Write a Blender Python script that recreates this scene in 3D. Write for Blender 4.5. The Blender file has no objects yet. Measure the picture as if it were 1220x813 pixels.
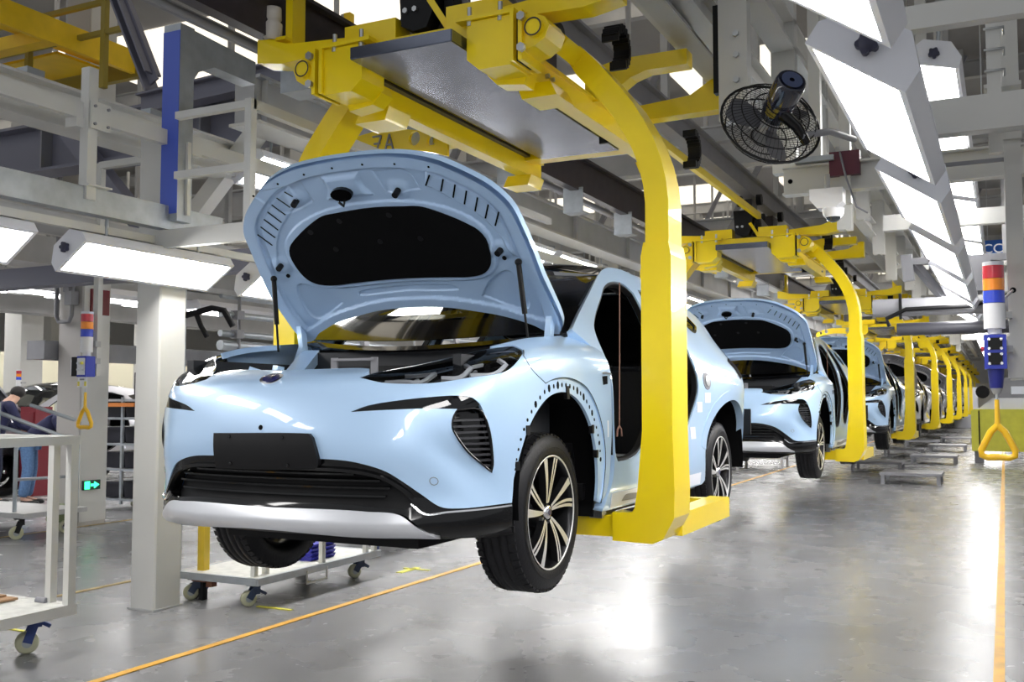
import bpy, math, random
import numpy as np
from mathutils import Vector, Matrix
from mathutils.geometry import delaunay_2d_cdt
random.seed(7)
PI = math.pi
scene = bpy.context.scene
COL = scene.collection
# ---------------------------------------------------------------- camera, world, lights, exposure
cd = bpy.data.cameras.new('camera'); cam = bpy.data.objects.new('camera', cd); COL.objects.link(cam)
cd.sensor_width = 36.0; cd.lens = 35.0; cd.clip_start = 0.05; cd.clip_end = 400
cam.location = (0, 0, 1.45)
cam.rotation_euler = (PI/2 + math.radians(3.45), 0, math.radians(26.29))
cd.dof.use_dof = True; cd.dof.focus_distance = 4.9; cd.dof.aperture_fstop = 9.0
scene.camera = cam
wd = bpy.data.worlds.new('world'); scene.world = wd; wd.use_nodes = True
bg = wd.node_tree.nodes['Background']
bg.inputs['Color'].default_value = (0.93, 0.96, 1.0, 1); bg.inputs['Strength'].default_value = 0.45
scene.view_settings.view_transform = 'Standard'; scene.view_settings.look = 'None'
scene.view_settings.gamma = 1.0; scene.view_settings.use_curve_mapping = False
scene.view_settings.exposure = 0.26
LAMP_ON = 20.0          # radiance of the lamp diffusers
# ---------------------------------------------------------------- materials
MATS = {}
def mat(name, col, rough=.5, metal=0., coat=0., noise=0., nscale=6., bump=0., bscale=40., emit=None, spec=None):
    if name in MATS: return MATS[name]
    m = bpy.data.materials.new(name); m.use_nodes = True; nt = m.node_tree; b = nt.nodes['Principled BSDF']
    b.inputs['Base Color'].default_value = (*col, 1); b.inputs['Roughness'].default_value = rough
    b.inputs['Metallic'].default_value = metal; b.inputs['Coat Weight'].default_value = coat
    b.inputs['Coat Roughness'].default_value = .03
    if spec is not None: b.inputs['Specular IOR Level'].default_value = spec
    if noise or bump:
        tc = nt.nodes.new('ShaderNodeTexCoord')
    if noise:
        n = nt.nodes.new('ShaderNodeTexNoise'); n.inputs['Scale'].default_value = nscale; n.inputs['Detail'].default_value = 5
        nt.links.new(tc.outputs['Object'], n.inputs['Vector'])
        r = nt.nodes.new('ShaderNodeValToRGB'); e = r.color_ramp.elements
        e[0].position = .3; e[1].position = .7
        e[0].color = (*[c*(1-noise) for c in col], 1); e[1].color = (*[min(1, c*(1+noise*.5)) for c in col], 1)
        nt.links.new(n.outputs['Fac'], r.inputs['Fac']); nt.links.new(r.outputs['Color'], b.inputs['Base Color'])
    if bump:
        n2 = nt.nodes.new('ShaderNodeTexNoise'); n2.inputs['Scale'].default_value = bscale
        nt.links.new(tc.outputs['Object'], n2.inputs['Vector'])
        bp = nt.nodes.new('ShaderNodeBump'); bp.inputs['Strength'].default_value = bump; bp.inputs['Distance'].default_value = .01
        nt.links.new(n2.outputs['Fac'], bp.inputs['Height']); nt.links.new(bp.outputs['Normal'], b.inputs['Normal'])
    if emit:
        b.inputs['Emission Color'].default_value = (*emit[0], 1); b.inputs['Emission Strength'].default_value = emit[1]
    MATS[name] = m; return m
def glass(name, tint, opacity, rough=.02):
    m = bpy.data.materials.new(name); m.use_nodes = True; nt = m.node_tree; nt.nodes.clear()
    o = nt.nodes.new('ShaderNodeOutputMaterial'); g = nt.nodes.new('ShaderNodeBsdfGlossy'); g.inputs['Roughness'].default_value = rough
    t = nt.nodes.new('ShaderNodeBsdfTransparent'); t.inputs['Color'].default_value = (*tint, 1)
    d = nt.nodes.new('ShaderNodeBsdfDiffuse'); d.inputs['Color'].default_value = (.004, .005, .006, 1)
    mx = nt.nodes.new('ShaderNodeMixShader'); mx.inputs[0].default_value = opacity
    nt.links.new(t.outputs[0], mx.inputs[1]); nt.links.new(d.outputs[0], mx.inputs[2])
    f = nt.nodes.new('ShaderNodeFresnel'); f.inputs['IOR'].default_value = 1.55
    m2 = nt.nodes.new('ShaderNodeMixShader'); nt.links.new(f.outputs[0], m2.inputs[0])
    nt.links.new(mx.outputs[0], m2.inputs[1]); nt.links.new(g.outputs[0], m2.inputs[2]); nt.links.new(m2.outputs[0], o.inputs['Surface'])
    MATS[name] = m; return m
paint = mat('pale_blue_car_paint', (.45, .64, .88), .32, .12, 1.)
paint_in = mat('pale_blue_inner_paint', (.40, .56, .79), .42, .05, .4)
paint_silver = mat('silver_grey_car_paint', (.42, .42, .45), .3, .6, 1.)
paint_white = mat('white_car_paint', (.75, .79, .86), .3, .0, 1.)
paint_deep = mat('mid_blue_car_paint', (.26, .42, .66), .3, .2, 1.)
yellow = mat('yellow_conveyor_enamel', (.95, .70, .002), .32, 0, .35, noise=.06, nscale=3)
yellow_dull = mat('dull_yellow_enamel', (.62, .43, .02), .45, 0, .1, noise=.12, nscale=4)
black_gloss = mat('gloss_black_plastic', (.003, .003, .0035), .10, 0, .35, spec=.3)
black_mat = mat('matt_black_plastic', (.006, .006, .007), .5, spec=.25)
rubber = mat('tyre_rubber', (.010, .010, .012), .5, spec=.3, bump=.15, bscale=90)
chrome = mat('machined_alloy', (.80, .79, .77), .34, .65)
bright = mat('bright_chrome', (.9, .9, .92), .12, 1.)
dark_alloy = mat('dark_alloy', (.02, .02, .022), .3, .6)
skid_silver = mat('satin_silver_plastic', (.66, .67, .70), .34, .5)
led_silver = mat('bright_reflector', (.86, .87, .9), .22, .35, .6)
steel = mat('brushed_galvanised_sheet', (.21, .23, .29), .20, .9, noise=.15, nscale=4)
galv = mat('galvanised_steel', (.40, .43, .46), .4, .55, noise=.15, nscale=10)
zinc = mat('zinc_bolt', (.55, .56, .56), .3, .9)
white_steel = mat('warm_white_painted_steel', (.58, .575, .545), .4, 0, .1, noise=.05, nscale=2)
grey_steel = mat('grey_painted_steel', (.42, .42, .42), .5, 0, 0, noise=.1, nscale=3)
mid_steel = mat('mid_grey_painted_steel', (.25, .25, .27), .5, 0, 0, noise=.12, nscale=3)
dark_steel = mat('dark_brown_rail_steel', (.045, .035, .04), .4, .2, noise=.25, nscale=8)
lamp_shell = mat('lamp_housing_white', (.72, .73, .78), .4)
lamp_glow = mat('lamp_diffuser_lit', (.9, .9, .9), .4, emit=((1., .985, .97), LAMP_ON))
blue_pl = mat('blue_plastic', (.02, .04, .42), .4)
navy = mat('navy_cloth', (.012, .014, .055), .85, noise=.3, nscale=12)
denim = mat('blue_denim', (.10, .19, .36), .9, noise=.25, nscale=40)
sticker = mat('white_sticker', (.75, .78, .85), .5)
holec = mat('dark_hole', (.003, .003, .004), .8, spec=.1)
felt = mat('black_felt', (.002, .002, .0025), .9, bump=.1, bscale=30, spec=.12)
wind = glass('windscreen_glass', (.30, .31, .28), .45)
roofglass = glass('dark_roof_glass', (.08, .08, .09), .8)
lensg = glass('clear_lens', (.82, .84, .86), .02)
smoke = glass('smoked_lens', (.35, .35, .36), .35)
# ---------------------------------------------------------------- mesh builder
class MB:
    def __init__(s): s.v = []; s.f = []; s.sm = []; s.n = {}
    def add(s, vs, fs, smooth=False, normals=None):
        o = len(s.v); s.v += [tuple(map(float, p)) for p in vs]
        s.f += [tuple(i+o for i in q) for q in fs]; s.sm += [smooth]*len(fs)
        if normals is not None:
            for i, n in enumerate(normals): s.n[o+i] = tuple(map(float, n))
        return s
    def box(s, c, d, R=None, ch=0.):
        x, y, z = d[0]/2, d[1]/2, d[2]/2
        P = [Vector((i*x, j*y, k*z)) for i in (-1, 1) for j in (-1, 1) for k in (-1, 1)]
        if R is not None: P = [R @ p for p in P]
        c = Vector(c)
        return s.add([p+c for p in P], [(0,1,3,2),(4,6,7,5),(0,4,5,1),(2,3,7,6),(0,2,6,4),(1,5,7,3)])
    def bar(s, a, b, w, h, up=(0, 0, 1)):
        """rectangular bar from a to b; w across, h along up"""
        a = Vector(a); b = Vector(b); d = (b-a); L = d.length; d.normalize(); u = Vector(up)
        if abs(d.dot(u)) > .98: u = Vector((0, 1, 0)) if abs(d.y) < .9 else Vector((1, 0, 0))
        sd = d.cross(u).normalized(); u = sd.cross(d).normalized()
        P = [q + sd*(i*w/2) + u*(j*h/2) for q in (a, b) for i, j in ((-1,-1),(1,-1),(1,1),(-1,1))]
        return s.add(P, [(0,1,2,3),(7,6,5,4),(0,4,5,1),(1,5,6,2),(2,6,7,3),(3,7,4,0)])
    def ibeam(s, a, b, w, h, t=.02, up=(0, 0, 1)):
        a = Vector(a); b = Vector(b); u = Vector(up)
        s.bar(a+u*(h/2-t/2), b+u*(h/2-t/2), w, t, up); s.bar(a-u*(h/2-t/2), b-u*(h/2-t/2), w, t, up)
        return s.bar(a, b, t, h-2*t, up)
    def tube(s, pts, r, n=8, caps=True):
        pts = [Vector(p) for p in pts]; m = len(pts); rr = r if hasattr(r, '__len__') else [r]*m
        V = []; prev = None
        for i, p in enumerate(pts):
            d = (pts[min(i+1, m-1)] - pts[max(i-1, 0)]).normalized()
            if prev is None:
                u = Vector((0, 0, 1)) if abs(d.z) < .9 else Vector((1, 0, 0)); u = (u - d*u.dot(d)).normalized()
            else: u = (prev - d*prev.dot(d)).normalized()
            prev = u; w = d.cross(u)
            V += [p + (u*math.cos(2*PI*k/n) + w*math.sin(2*PI*k/n))*rr[i] for k in range(n)]
        F = [(i*n+k, i*n+(k+1)%n, (i+1)*n+(k+1)%n, (i+1)*n+k) for i in range(m-1) for k in range(n)]
        s.add(V, F, True)
        if caps: s.add(V[:n], [tuple(range(n))[::-1]]); s.add(V[-n:], [tuple(range(n))])
        return s
    def cyl(s, a, b, r, n=12, r2=None): return s.tube([a, b], [r, r if r2 is None else r2], n)
    def lathe(s, prof, axis='x', c=(0, 0, 0), n=32, closed=False, a0=0., a1=2*PI):
        full = abs(a1-a0-2*PI) < 1e-6; m = n if full else n+1
        V = []
        for k in range(m):
            a = a0 + (a1-a0)*k/n; ca, sa = math.cos(a), math.sin(a)
            for h, r in prof:
                if axis == 'x': q = (h, r*ca, r*sa)
                elif axis == 'y': q = (r*sa, h, r*ca)
                else: q = (r*ca, r*sa, h)
                V.append((q[0]+c[0], q[1]+c[1], q[2]+c[2]))
        p = len(prof); F = []
        for k in range(n if full else n):
            k2 = (k+1) % m
            for j in range(p if closed else p-1):
                j2 = (j+1) % p
                F.append((k*p+j, k*p+j2, k2*p+j2, k2*p+j))
        return s.add(V, F, True)
    def prism(s, poly, d, o=(0, 0, 0), ax=((1,0,0),(0,0,1),(0,1,0)), smooth=False):
        """extrude a 2-D polygon (in ax[0], ax[1]) by d along ax[2], centred at o"""
        U, V, W = (Vector(a) for a in ax); o = Vector(o); n = len(poly)
        P = [o + U*p[0] + V*p[1] + W*(k*d/2) for k in (-1, 1) for p in poly]
        s.add(P, [(i, (i+1) % n, (i+1) % n+n, i+n) for i in range(n)], smooth)
        s.add(P[:n], [tuple(range(n))[::-1]]); s.add(P[n:], [tuple(range(n))]); return s
    def sweep(s, pts, w, d, wdir, smooth=True):
        """rectangular section swept along pts: w along wdir, d across"""
        pts = [Vector(p) for p in pts]; W = Vector(wdir).normalized(); m = len(pts); rows = []
        for i, p in enumerate(pts):
            t = (pts[min(i+1, m-1)]-pts[max(i-1, 0)]).normalized(); u = t.cross(W).normalized()
            ww = w[i] if hasattr(w, '__len__') else w; dd = d[i] if hasattr(d, '__len__') else d
            rows.append([p+W*ww/2+u*dd/2, p-W*ww/2+u*dd/2, p-W*ww/2-u*dd/2, p+W*ww/2-u*dd/2])
        for k in range(4):
            A = [r[k] for r in rows]; B = [r[(k+1) % 4] for r in rows]
            s.add(A+B, [(i, i+1, m+i+1, m+i) for i in range(m-1)], smooth)
        s.add(rows[0], [(0,1,2,3)]); s.add(rows[-1], [(3,2,1,0)]); return s
    def sphere(s, c, r, n=12, m=8, sc=(1,1,1)):
        V = []; F = []
        for i in range(m+1):
            th = PI*i/m
            for k in range(n):
                a = 2*PI*k/n; V.append((c[0]+r*sc[0]*math.sin(th)*math.cos(a), c[1]+r*sc[1]*math.sin(th)*math.sin(a), c[2]+r*sc[2]*math.cos(th)))
        for i in range(m):
            for k in range(n): F.append((i*n+k, (i+1)*n+k, (i+1)*n+(k+1) % n, i*n+(k+1) % n))
        return s.add(V, F, True)
    def merge(s, o):
        k = len(s.v); s.v += o.v; s.f += [tuple(i+k for i in q) for q in o.f]; s.sm += o.sm
        for i, n in o.n.items(): s.n[i+k] = n
        return s
    def mirror(s):
        m = MB(); m.v = [(-x, y, z) for x, y, z in s.v]; m.f = [q[::-1] for q in s.f]; m.sm = list(s.sm)
        m.n = {i: (-a, b, c) for i, (a, b, c) in s.n.items()}; return m
    def moved(s, off=(0,0,0), R=None):
        m = MB(); m.f = list(s.f); m.sm = list(s.sm); m.n = {}
        for p in s.v:
            q = Vector(p); q = (R @ q if R is not None else q) + Vector(off); m.v.append(tuple(q))
        if s.n: m.n = {i: tuple(R @ Vector(n)) if R is not None else n for i, n in s.n.items()}
        return m
    def mesh(s, name, material):
        me = bpy.data.meshes.new(name); me.from_pydata(s.v, [], s.f)
        me.polygons.foreach_set('use_smooth', s.sm)
        for m in (material if isinstance(material, (list, tuple)) else [material]): me.materials.append(m)
        me.update()
        if s.n:
            N = [s.n.get(i, (0, 0, 0)) for i in range(len(s.v))]
            me.normals_split_custom_set_from_vertices(N)
        return me
def tag(o, label=None, cat=None, group=None, kind=None):
    if label: o['label'] = label
    if cat: o['category'] = cat
    if group: o['group'] = group
    if kind: o['kind'] = kind
    return o
def mk(name, mb, material, parent=None, **kw):
    """link a mesh builder (or a finished mesh) as ONE object"""
    me = mb.mesh(name, material) if isinstance(mb, MB) else mb
    o = bpy.data.objects.new(name, me); COL.objects.link(o)
    if parent is not None: o.parent = parent
    return tag(o, **kw)
def thing(name, label, cat, loc=(0, 0, 0), group=None, rz=0.):
    o = bpy.data.objects.new(name, None); COL.objects.link(o); o.location = loc; o.rotation_euler = (0, 0, rz)
    o.empty_display_size = .1
    return tag(o, label, cat, group)
def struct(name, mb, m, parent=None):
    o = mk(name, mb, m, parent)
    if parent is None: o['kind'] = 'structure'
    return o
def dup(root, loc=None, label=None, group=None, rz=None):
    def cp(o, par):
        c = o.copy(); COL.objects.link(c)
        if par is not None: c.parent = par
        for ch in CH.get(o, ()): cp(ch, c)
        return c
    CH = {}
    st = [root]
    while st:
        o = st.pop(); CH[o] = list(o.children); st += CH[o]
    r = cp(root, None)
    if loc is not None: r.location = loc
    if rz is not None: r.rotation_euler = (0, 0, rz)
    if label: r['label'] = label
    if group: r['group'] = group
    return r
# ---------------------------------------------------------------- the hall
def floor_mat():
    m = bpy.data.materials.new('grey_epoxy_floor'); m.use_nodes = True; nt = m.node_tree; b = nt.nodes['Principled BSDF']; L = nt.links.new
    tc = nt.nodes.new('ShaderNodeTexCoord'); mp = nt.nodes.new('ShaderNodeMapping'); L(tc.outputs['Object'], mp.inputs['Vector'])
    def noise(sc, det, dist=0., scale=(1, 1, 1)):
        mm = nt.nodes.new('ShaderNodeMapping'); mm.inputs['Scale'].default_value = scale; L(tc.outputs['Object'], mm.inputs['Vector'])
        n = nt.nodes.new('ShaderNodeTexNoise'); n.inputs['Scale'].default_value = sc; n.inputs['Detail'].default_value = det; n.inputs['Distortion'].default_value = dist
        L(mm.outputs[0], n.inputs['Vector']); return n
    n1 = noise(.7, 6, .6); n2 = noise(2.2, 6, .2); n3 = noise(2.2, 4, .2, (1.0, .10, 1))
    r = nt.nodes.new('ShaderNodeValToRGB'); e = r.color_ramp.elements; e[0].position = .3; e[1].position = .72
    e[0].color = (.20, .20, .205, 1); e[1].color = (.255, .255, .26, 1); L(n1.outputs['Fac'], r.inputs['Fac'])
    r2 = nt.nodes.new('ShaderNodeValToRGB'); e = r2.color_ramp.elements; e[0].position = .35; e[1].position = .75
    e[0].color = (.96, .96, .96, 1); e[1].color = (1.03, 1.03, 1.03, 1); L(n2.outputs['Fac'], r2.inputs['Fac'])
    mx = nt.nodes.new('ShaderNodeMix'); mx.data_type = 'RGBA'; mx.blend_type = 'MULTIPLY'; mx.inputs[0].default_value = 1
    L(r.outputs['Color'], mx.inputs[6]); L(r2.outputs['Color'], mx.inputs[7])
    # pale drag scratches
    wv = nt.nodes.new('ShaderNodeValToRGB'); e = wv.color_ramp.elements; e[0].position = .60; e[1].position = .78; e[0].color = (0,0,0,1); e[1].color = (.25,.25,.25,1)
    L(n3.outputs['Fac'], wv.inputs['Fac'])
    ad = nt.nodes.new('ShaderNodeMix'); ad.data_type = 'RGBA'; ad.blend_type = 'ADD'; ad.inputs[0].default_value = .22
    L(mx.outputs[2], ad.inputs[6]); L(wv.outputs['Color'], ad.inputs[7]); L(ad.outputs[2], b.inputs['Base Color'])
    rr = nt.nodes.new('ShaderNodeMapRange'); rr.inputs[1].default_value = .3; rr.inputs[2].default_value = .7; rr.inputs[3].default_value = .25; rr.inputs[4].default_value = .29
    L(n2.outputs['Fac'], rr.inputs[0]); L(rr.outputs[0], b.inputs['Roughness'])
    bp = nt.nodes.new('ShaderNodeBump'); bp.inputs['Strength'].default_value = .008; bp.inputs['Distance'].default_value = .02; L(n1.outputs['Fac'], bp.inputs['Height']); L(bp.outputs[0], b.inputs['Normal'])
    b.inputs['Specular IOR Level'].default_value = .32
    return m
def corrugated():
    m = mat('roof_sheet_grey', (.42, .40, .37), .6)
    return m
struct('floor', MB().box((-8, 38, -.05), (76, 94, .1)), floor_mat())
sheet = mat('roof_sheet_grey', (.30, .29, .28), .6, noise=.1, nscale=1)
sky_panel = mat('translucent_skylight', (.8, .76, .68), .6, emit=((1., .92, .78), .95))
cl = struct('ceiling', MB().box((-8, 44, 8.55), (76, 82, .06)), sheet)
for k in range(12):                                   # skylight strips with ribs, running across the hall
    y = 9+6*k
    for x in (-30, -21, -15, -9.8, -4.2, 8):
        p = mk('skylight', MB().box((x, y, 8.50), (4.2, 2.8, .04)), sky_panel, cl)
for k in range(13):
    mk('purlin', MB().ibeam((-46, 4+6*k, 8.2), (30, 4+6*k, 8.2), .18, .35), grey_steel, cl)
struct('wall_back', MB().box((-8, 85, 4.2), (76, .2, 8.6)), mat('wall_panel_white', (.74, .75, .75), .6))
struct('wall_left', MB().box((-46, 43, 4.2), (.2, 82, 8.6)), mat('wall_panel_white', (.74, .75, .75), .6))
line = mat('yellow_floor_paint', (.80, .42, .03), .45, noise=.25, nscale=7)
struct('trim_1', MB().box((-4.25, 38, .003), (.055, 90, .004)), line)
struct('trim_2', MB().box((-.065, 38, .003), (.055, 90, .004)), line)
struct('trim_3', MB().box((-6.35, 38, .003), (.055, 90, .004)), mat('faded_yellow_paint', (.42, .30, .10), .5, noise=.4, nscale=5))
struct('trim_4', MB().box((-9.6, 38, .003), (.05, 90, .004)), mat('faded_yellow_paint', (.42, .30, .10), .5, noise=.4, nscale=5))
mark = mat('lime_tape', (.62, .60, .04), .5)
for i, (x, y, a, b) in enumerate(((-4.62, 5.60, .30, .035), (-4.62, 7.35, .06, .30), (-4.58, 7.42, .26, .035), (-5.6, 4.35, .22, .03))):
    tag(mk('floor_mark', MB().box((x, y, .003), (a, b, .004)), mark), ['lime tape strip on the floor by the near caster of the low white trolley', 'short lime tape strip of the cross under the car', 'lime tape crosspiece on the floor beyond the low white trolley', 'yellow tape strip on the floor behind the left cart'][i], 'floor mark')
# ---------------------------------------------------------------- car body surfaces (metres; nose at y = 0, tyres touch z = 0)
def basis(xs, q):
    """cardinal natural cubic spline basis: rows = query, cols = knots"""
    xs=np.asarray(xs,float); n=len(xs); h=np.diff(xs)
    A=np.zeros((n,n)); Rm=np.zeros((n,n)); A[0,0]=A[-1,-1]=1
    for i in range(1,n-1):
        A[i,i-1]=h[i-1]; A[i,i]=2*(h[i-1]+h[i]); A[i,i+1]=h[i]
        Rm[i,i-1]=6/h[i-1]; Rm[i,i]=-6/h[i-1]-6/h[i]; Rm[i,i+1]=6/h[i]
    M=np.linalg.solve(A,Rm)          # second derivatives = M @ y
    q=np.asarray(q,float); k=np.clip(np.searchsorted(xs,q)-1,0,n-2)
    hk=h[k]; a=(xs[k+1]-q)/hk; b=(q-xs[k])/hk
    B=np.zeros((len(q),n)); r=np.arange(len(q))
    B[r,k]+=a; B[r,k+1]+=b
    B+=((a**3-a)*hk**2/6)[:,None]*M[k]+((b**3-b)*hk**2/6)[:,None]*M[k+1]
    return B
# front-end surface: columns outwards from the nose, rows upwards
FS=[0,.25,.5,.72,.89,1.08,1.28,1.52,1.82,2.12,2.38]
FT=[.18,.28,.42,.60,.77,.89,.97,1.03]
FX=[[0,.25,.50,.68,.79,.86,.90,.92,.93,.93,.93],
    [0,.25,.50,.70,.83,.91,.945,.945,.945,.945,.945],
    [0,.25,.50,.70,.835,.92,.955,.955,.955,.955,.955],
    [0,.25,.50,.70,.835,.92,.958,.965,.965,.962,.96],
    [0,.25,.50,.70,.835,.92,.955,.965,.966,.963,.96],
    [0,.25,.50,.69,.82,.905,.938,.955,.958,.957,.955],
    [0,.25,.49,.67,.785,.865,.90,.925,.93,.925,.92],
    [0,.25,.48,.63,.725,.775,.80,.80,.80,.80,.80]]
FY=[[.44,.45,.47,.50,.56,.66,.76,.92,1.18,1.45,1.70],
    [.07,.085,.125,.21,.33,.50,.67,.88,1.18,1.45,1.70],
    [.025,.04,.085,.175,.30,.47,.65,.87,1.18,1.45,1.70],
    [.0,.015,.06,.15,.28,.45,.64,.87,1.18,1.45,1.70],
    [.0,.015,.065,.16,.285,.455,.64,.87,1.18,1.45,1.70],
    [.025,.042,.095,.19,.315,.475,.65,.87,1.18,1.45,1.70],
    [.085,.10,.165,.27,.385,.52,.67,.87,1.18,1.45,1.70],
    [.20,.22,.29,.41,.505,.60,.73,.90,1.18,1.45,1.70]]
FZ=[[.265,.265,.265,.265,.265,.27,.275,.28,.28,.28,.28],
    [.30,.30,.30,.305,.31,.315,.32,.33,.34,.34,.34],
    [.44,.44,.44,.44,.44,.445,.45,.45,.45,.45,.45],
    [.62,.62,.62,.62,.62,.62,.62,.62,.62,.62,.62],
    [.78,.78,.78,.785,.79,.79,.79,.80,.80,.80,.80],
    [.90,.90,.905,.915,.93,.94,.95,.97,.98,.98,.98],
    [.965,.968,.975,.995,1.025,1.05,1.07,1.09,1.105,1.11,1.11],
    [1.00,1.003,1.015,1.045,1.08,1.105,1.13,1.155,1.18,1.20,1.21]]
_s=np.array([-v for v in FS[:0:-1]]+FS)
def _mir(A,sg):
    A=np.array(A); return np.concatenate([sg*A[:,:0:-1],A],axis=1)
_C=np.stack([_mir(FX,-1),_mir(FY,1),_mir(FZ,1)],axis=-1)   # rows,cols,3
def front(st):
    st=np.atleast_2d(st); Bs=basis(_s,np.clip(st[:,0],-2.38,2.38)); Bt=basis(FT,np.clip(st[:,1],.18,1.03))
    return np.einsum('ni,nj,ijk->nk',Bt,Bs,_C)
# body side: x as a function of (y, z)
SZ=[.25,.40,.60,.85,1.02,1.12,1.22,1.40,1.58,1.70]
SY=[1.2,2.2,3.2,3.85,4.4,4.68,4.86]
SX=[[.93,.93,.93,.92,.90,.84,.72],
    [.955,.955,.95,.94,.93,.87,.74],
    [.96,.95,.925,.97,.96,.89,.76],
    [.955,.945,.915,.985,.975,.91,.79],
    [.94,.925,.905,.98,.975,.90,.77],
    [.90,.89,.885,.935,.93,.85,.72],
    [.845,.85,.855,.86,.85,.77,.68],
    [.74,.765,.765,.74,.71,.66,.62],
    [.64,.665,.66,.62,.60,.58,.55],
    [.56,.59,.58,.54,.52,.50,.48]]
_SX=np.array(SX)
def side(yz):
    yz=np.atleast_2d(yz); By=basis(SY,yz[:,0]); Bz=basis(SZ,yz[:,1])
    x=np.einsum('ni,nj,ij->n',Bz,By,_SX)
    return np.stack([x,yz[:,0],yz[:,1]],1)
# open hood (its underside), u across, v from hinge edge to nose
HW=np.array([1.29,1.21]); HD=np.array([-.652,.758]); HN=np.array([.758,.652])
def hood(uv):
    uv=np.atleast_2d(uv); u=uv[:,0]; v=uv[:,1]
    d=.06*np.abs(u/.8)**2.2*np.clip(v/.35,0,1.) + .05*np.clip((v-.55)/.5,0,2)**2 -.03
    P=HW+np.outer(v,HD)-d[:,None]*HN
    return np.stack([u,P[:,0],P[:,1]],1)
# ---------------------------------------------------------------- the car
def smooth_loop(P, closed=True, corner=50, step=.03):
    """Catmull-Rom through P; sharp corners kept"""
    P = [np.array(p, float) for p in P]; n = len(P); out = []
    def sharp(i):
        if not closed and i in (0, n-1): return True
        a = P[i]-P[i-1]; b = P[(i+1) % n]-P[i]
        c = a.dot(b)/(np.linalg.norm(a)*np.linalg.norm(b)+1e-9)
        return math.degrees(math.acos(max(-1, min(1, c)))) > corner
    S = [sharp(i) for i in range(n)]
    for i in range(n if closed else n-1):
        a, b = P[i], P[(i+1) % n]; L = np.linalg.norm(b-a)
        pa = a-(b-a) if S[i] else P[i-1]; pb = b+(b-a) if S[(i+1) % n] else P[(i+2) % n]
        if S[i] and not S[(i+1) % n]: pa = a
        k = max(1, int(math.ceil(L/step)))
        ta = (b-a) if S[i] else (b-pa)*.5; tb = (b-a) if S[(i+1) % n] else (pb-a)*.5
        la, lb = np.linalg.norm(ta), np.linalg.norm(tb)
        if la > 1e-9: ta = ta/la*L
        if lb > 1e-9: tb = tb/lb*L
        for j in range(k):
            t = j/k; h = (2*t**3-3*t*t+1, t**3-2*t*t+t, -2*t**3+3*t*t, t**3-t*t)
            out.append(a*h[0]+ta*h[1]+b*h[2]+tb*h[3])
    if not closed: out.append(P[-1])
    return out
def inside(pts, loop):
    L = np.array(loop); x, y = pts[:, 0], pts[:, 1]; r = np.zeros(len(pts), bool)
    for (x0, y0), (x1, y1) in zip(L, np.roll(L, -1, 0)):
        c = (y0 > y) != (y1 > y)
        with np.errstate(divide='ignore', invalid='ignore'):
            r ^= c & (x < (x1-x0)*(y-y0)/(y1-y0)+x0)
    return r
def fnormal(fn, q):
    e = 1e-4
    du = fn(q+[e, 0])-fn(q-[e, 0]); dv = fn(q+[0, e])-fn(q-[0, e])
    n = np.cross(du, dv); return n/(np.linalg.norm(n, axis=1)[:, None]+1e-12)
def skin(fn, outer, holes=(), step=.05, off=0., rim=.0, sm=True, corner=50, shape=None, extra=()):
    """a panel of the surface fn bounded by outer (with holes); rim = depth of the turned-in edge; shape(q) adds local relief"""
    fine = step*.6
    loops = [smooth_loop(outer, True, corner, fine) if sm else outer] + [smooth_loop(h, True, corner, fine) if sm else h for h in holes]
    V = []; E = []
    for L in loops:
        o = len(V); V += [Vector((p[0], p[1])) for p in L]; E += [(o+i, o+(i+1) % len(L)) for i in range(len(L))]
    nb = len(V)
    for L in extra: o = len(V); V += [Vector((p[0], p[1])) for p in L]; E += [(o+i, o+(i+1) % len(L)) for i in range(len(L))]
    A = np.array(loops[0]); lo, hi = A.min(0), A.max(0)
    gx = np.arange(lo[0]+step/2, hi[0], step); gy = np.arange(lo[1]+step/2, hi[1], step)
    if len(gx) and len(gy):
        G = np.stack(np.meshgrid(gx, gy), -1).reshape(-1, 2); k = inside(G, loops[0])
        for h in loops[1:]: k &= ~inside(G, h)
        allp = np.array([v[:] for v in V])
        for g in G[k]:
            if np.min(np.abs(allp-g).sum(1)) > step*.35: V.append(Vector(g))
    v, e, f, *_ = delaunay_2d_cdt(V, E, [], 0, 1e-6)
    Q = np.array([p[:] for p in v]); F = np.array([t for t in f if len(t) == 3]); C = Q[F].mean(1); k = inside(C, loops[0])
    for h in loops[1:]: k &= ~inside(C, h)
    F = F[k]; a = Q[F[:, 1]]-Q[F[:, 0]]; b = Q[F[:, 2]]-Q[F[:, 0]]; fl = (a[:, 0]*b[:, 1]-a[:, 1]*b[:, 0]) < 0
    F[fl] = F[fl][:, ::-1]
    N = fnormal(fn, Q); P = fn(Q)+N*off
    if shape is not None:
        fn2 = lambda q: fn(q)+fnormal(fn, q)*shape(q)[:, None]
        P = fn2(Q)+N*off; N = fnormal(fn2, Q)
    mb = MB(); mb.add(P, [tuple(int(i) for i in t) for t in F], True, N)
    if rim:
        for li, L in enumerate(loops):
            L = np.array(L); n = fnormal(fn, L); a = fn(L)+n*off
            if shape is not None: a = a+n*shape(L)[:, None]
            b = a-n*rim; m = len(L)
            area = .5*np.sum(L[:, 0]*np.roll(L[:, 1], -1)-np.roll(L[:, 0], -1)*L[:, 1])
            fs = [(i, m+i, m+(i+1) % m, (i+1) % m) for i in range(m)]
            if (area < 0) != (li > 0): fs = [q[::-1] for q in fs]
            mb.add(list(a)+list(b), fs, False)
    return mb
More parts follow.
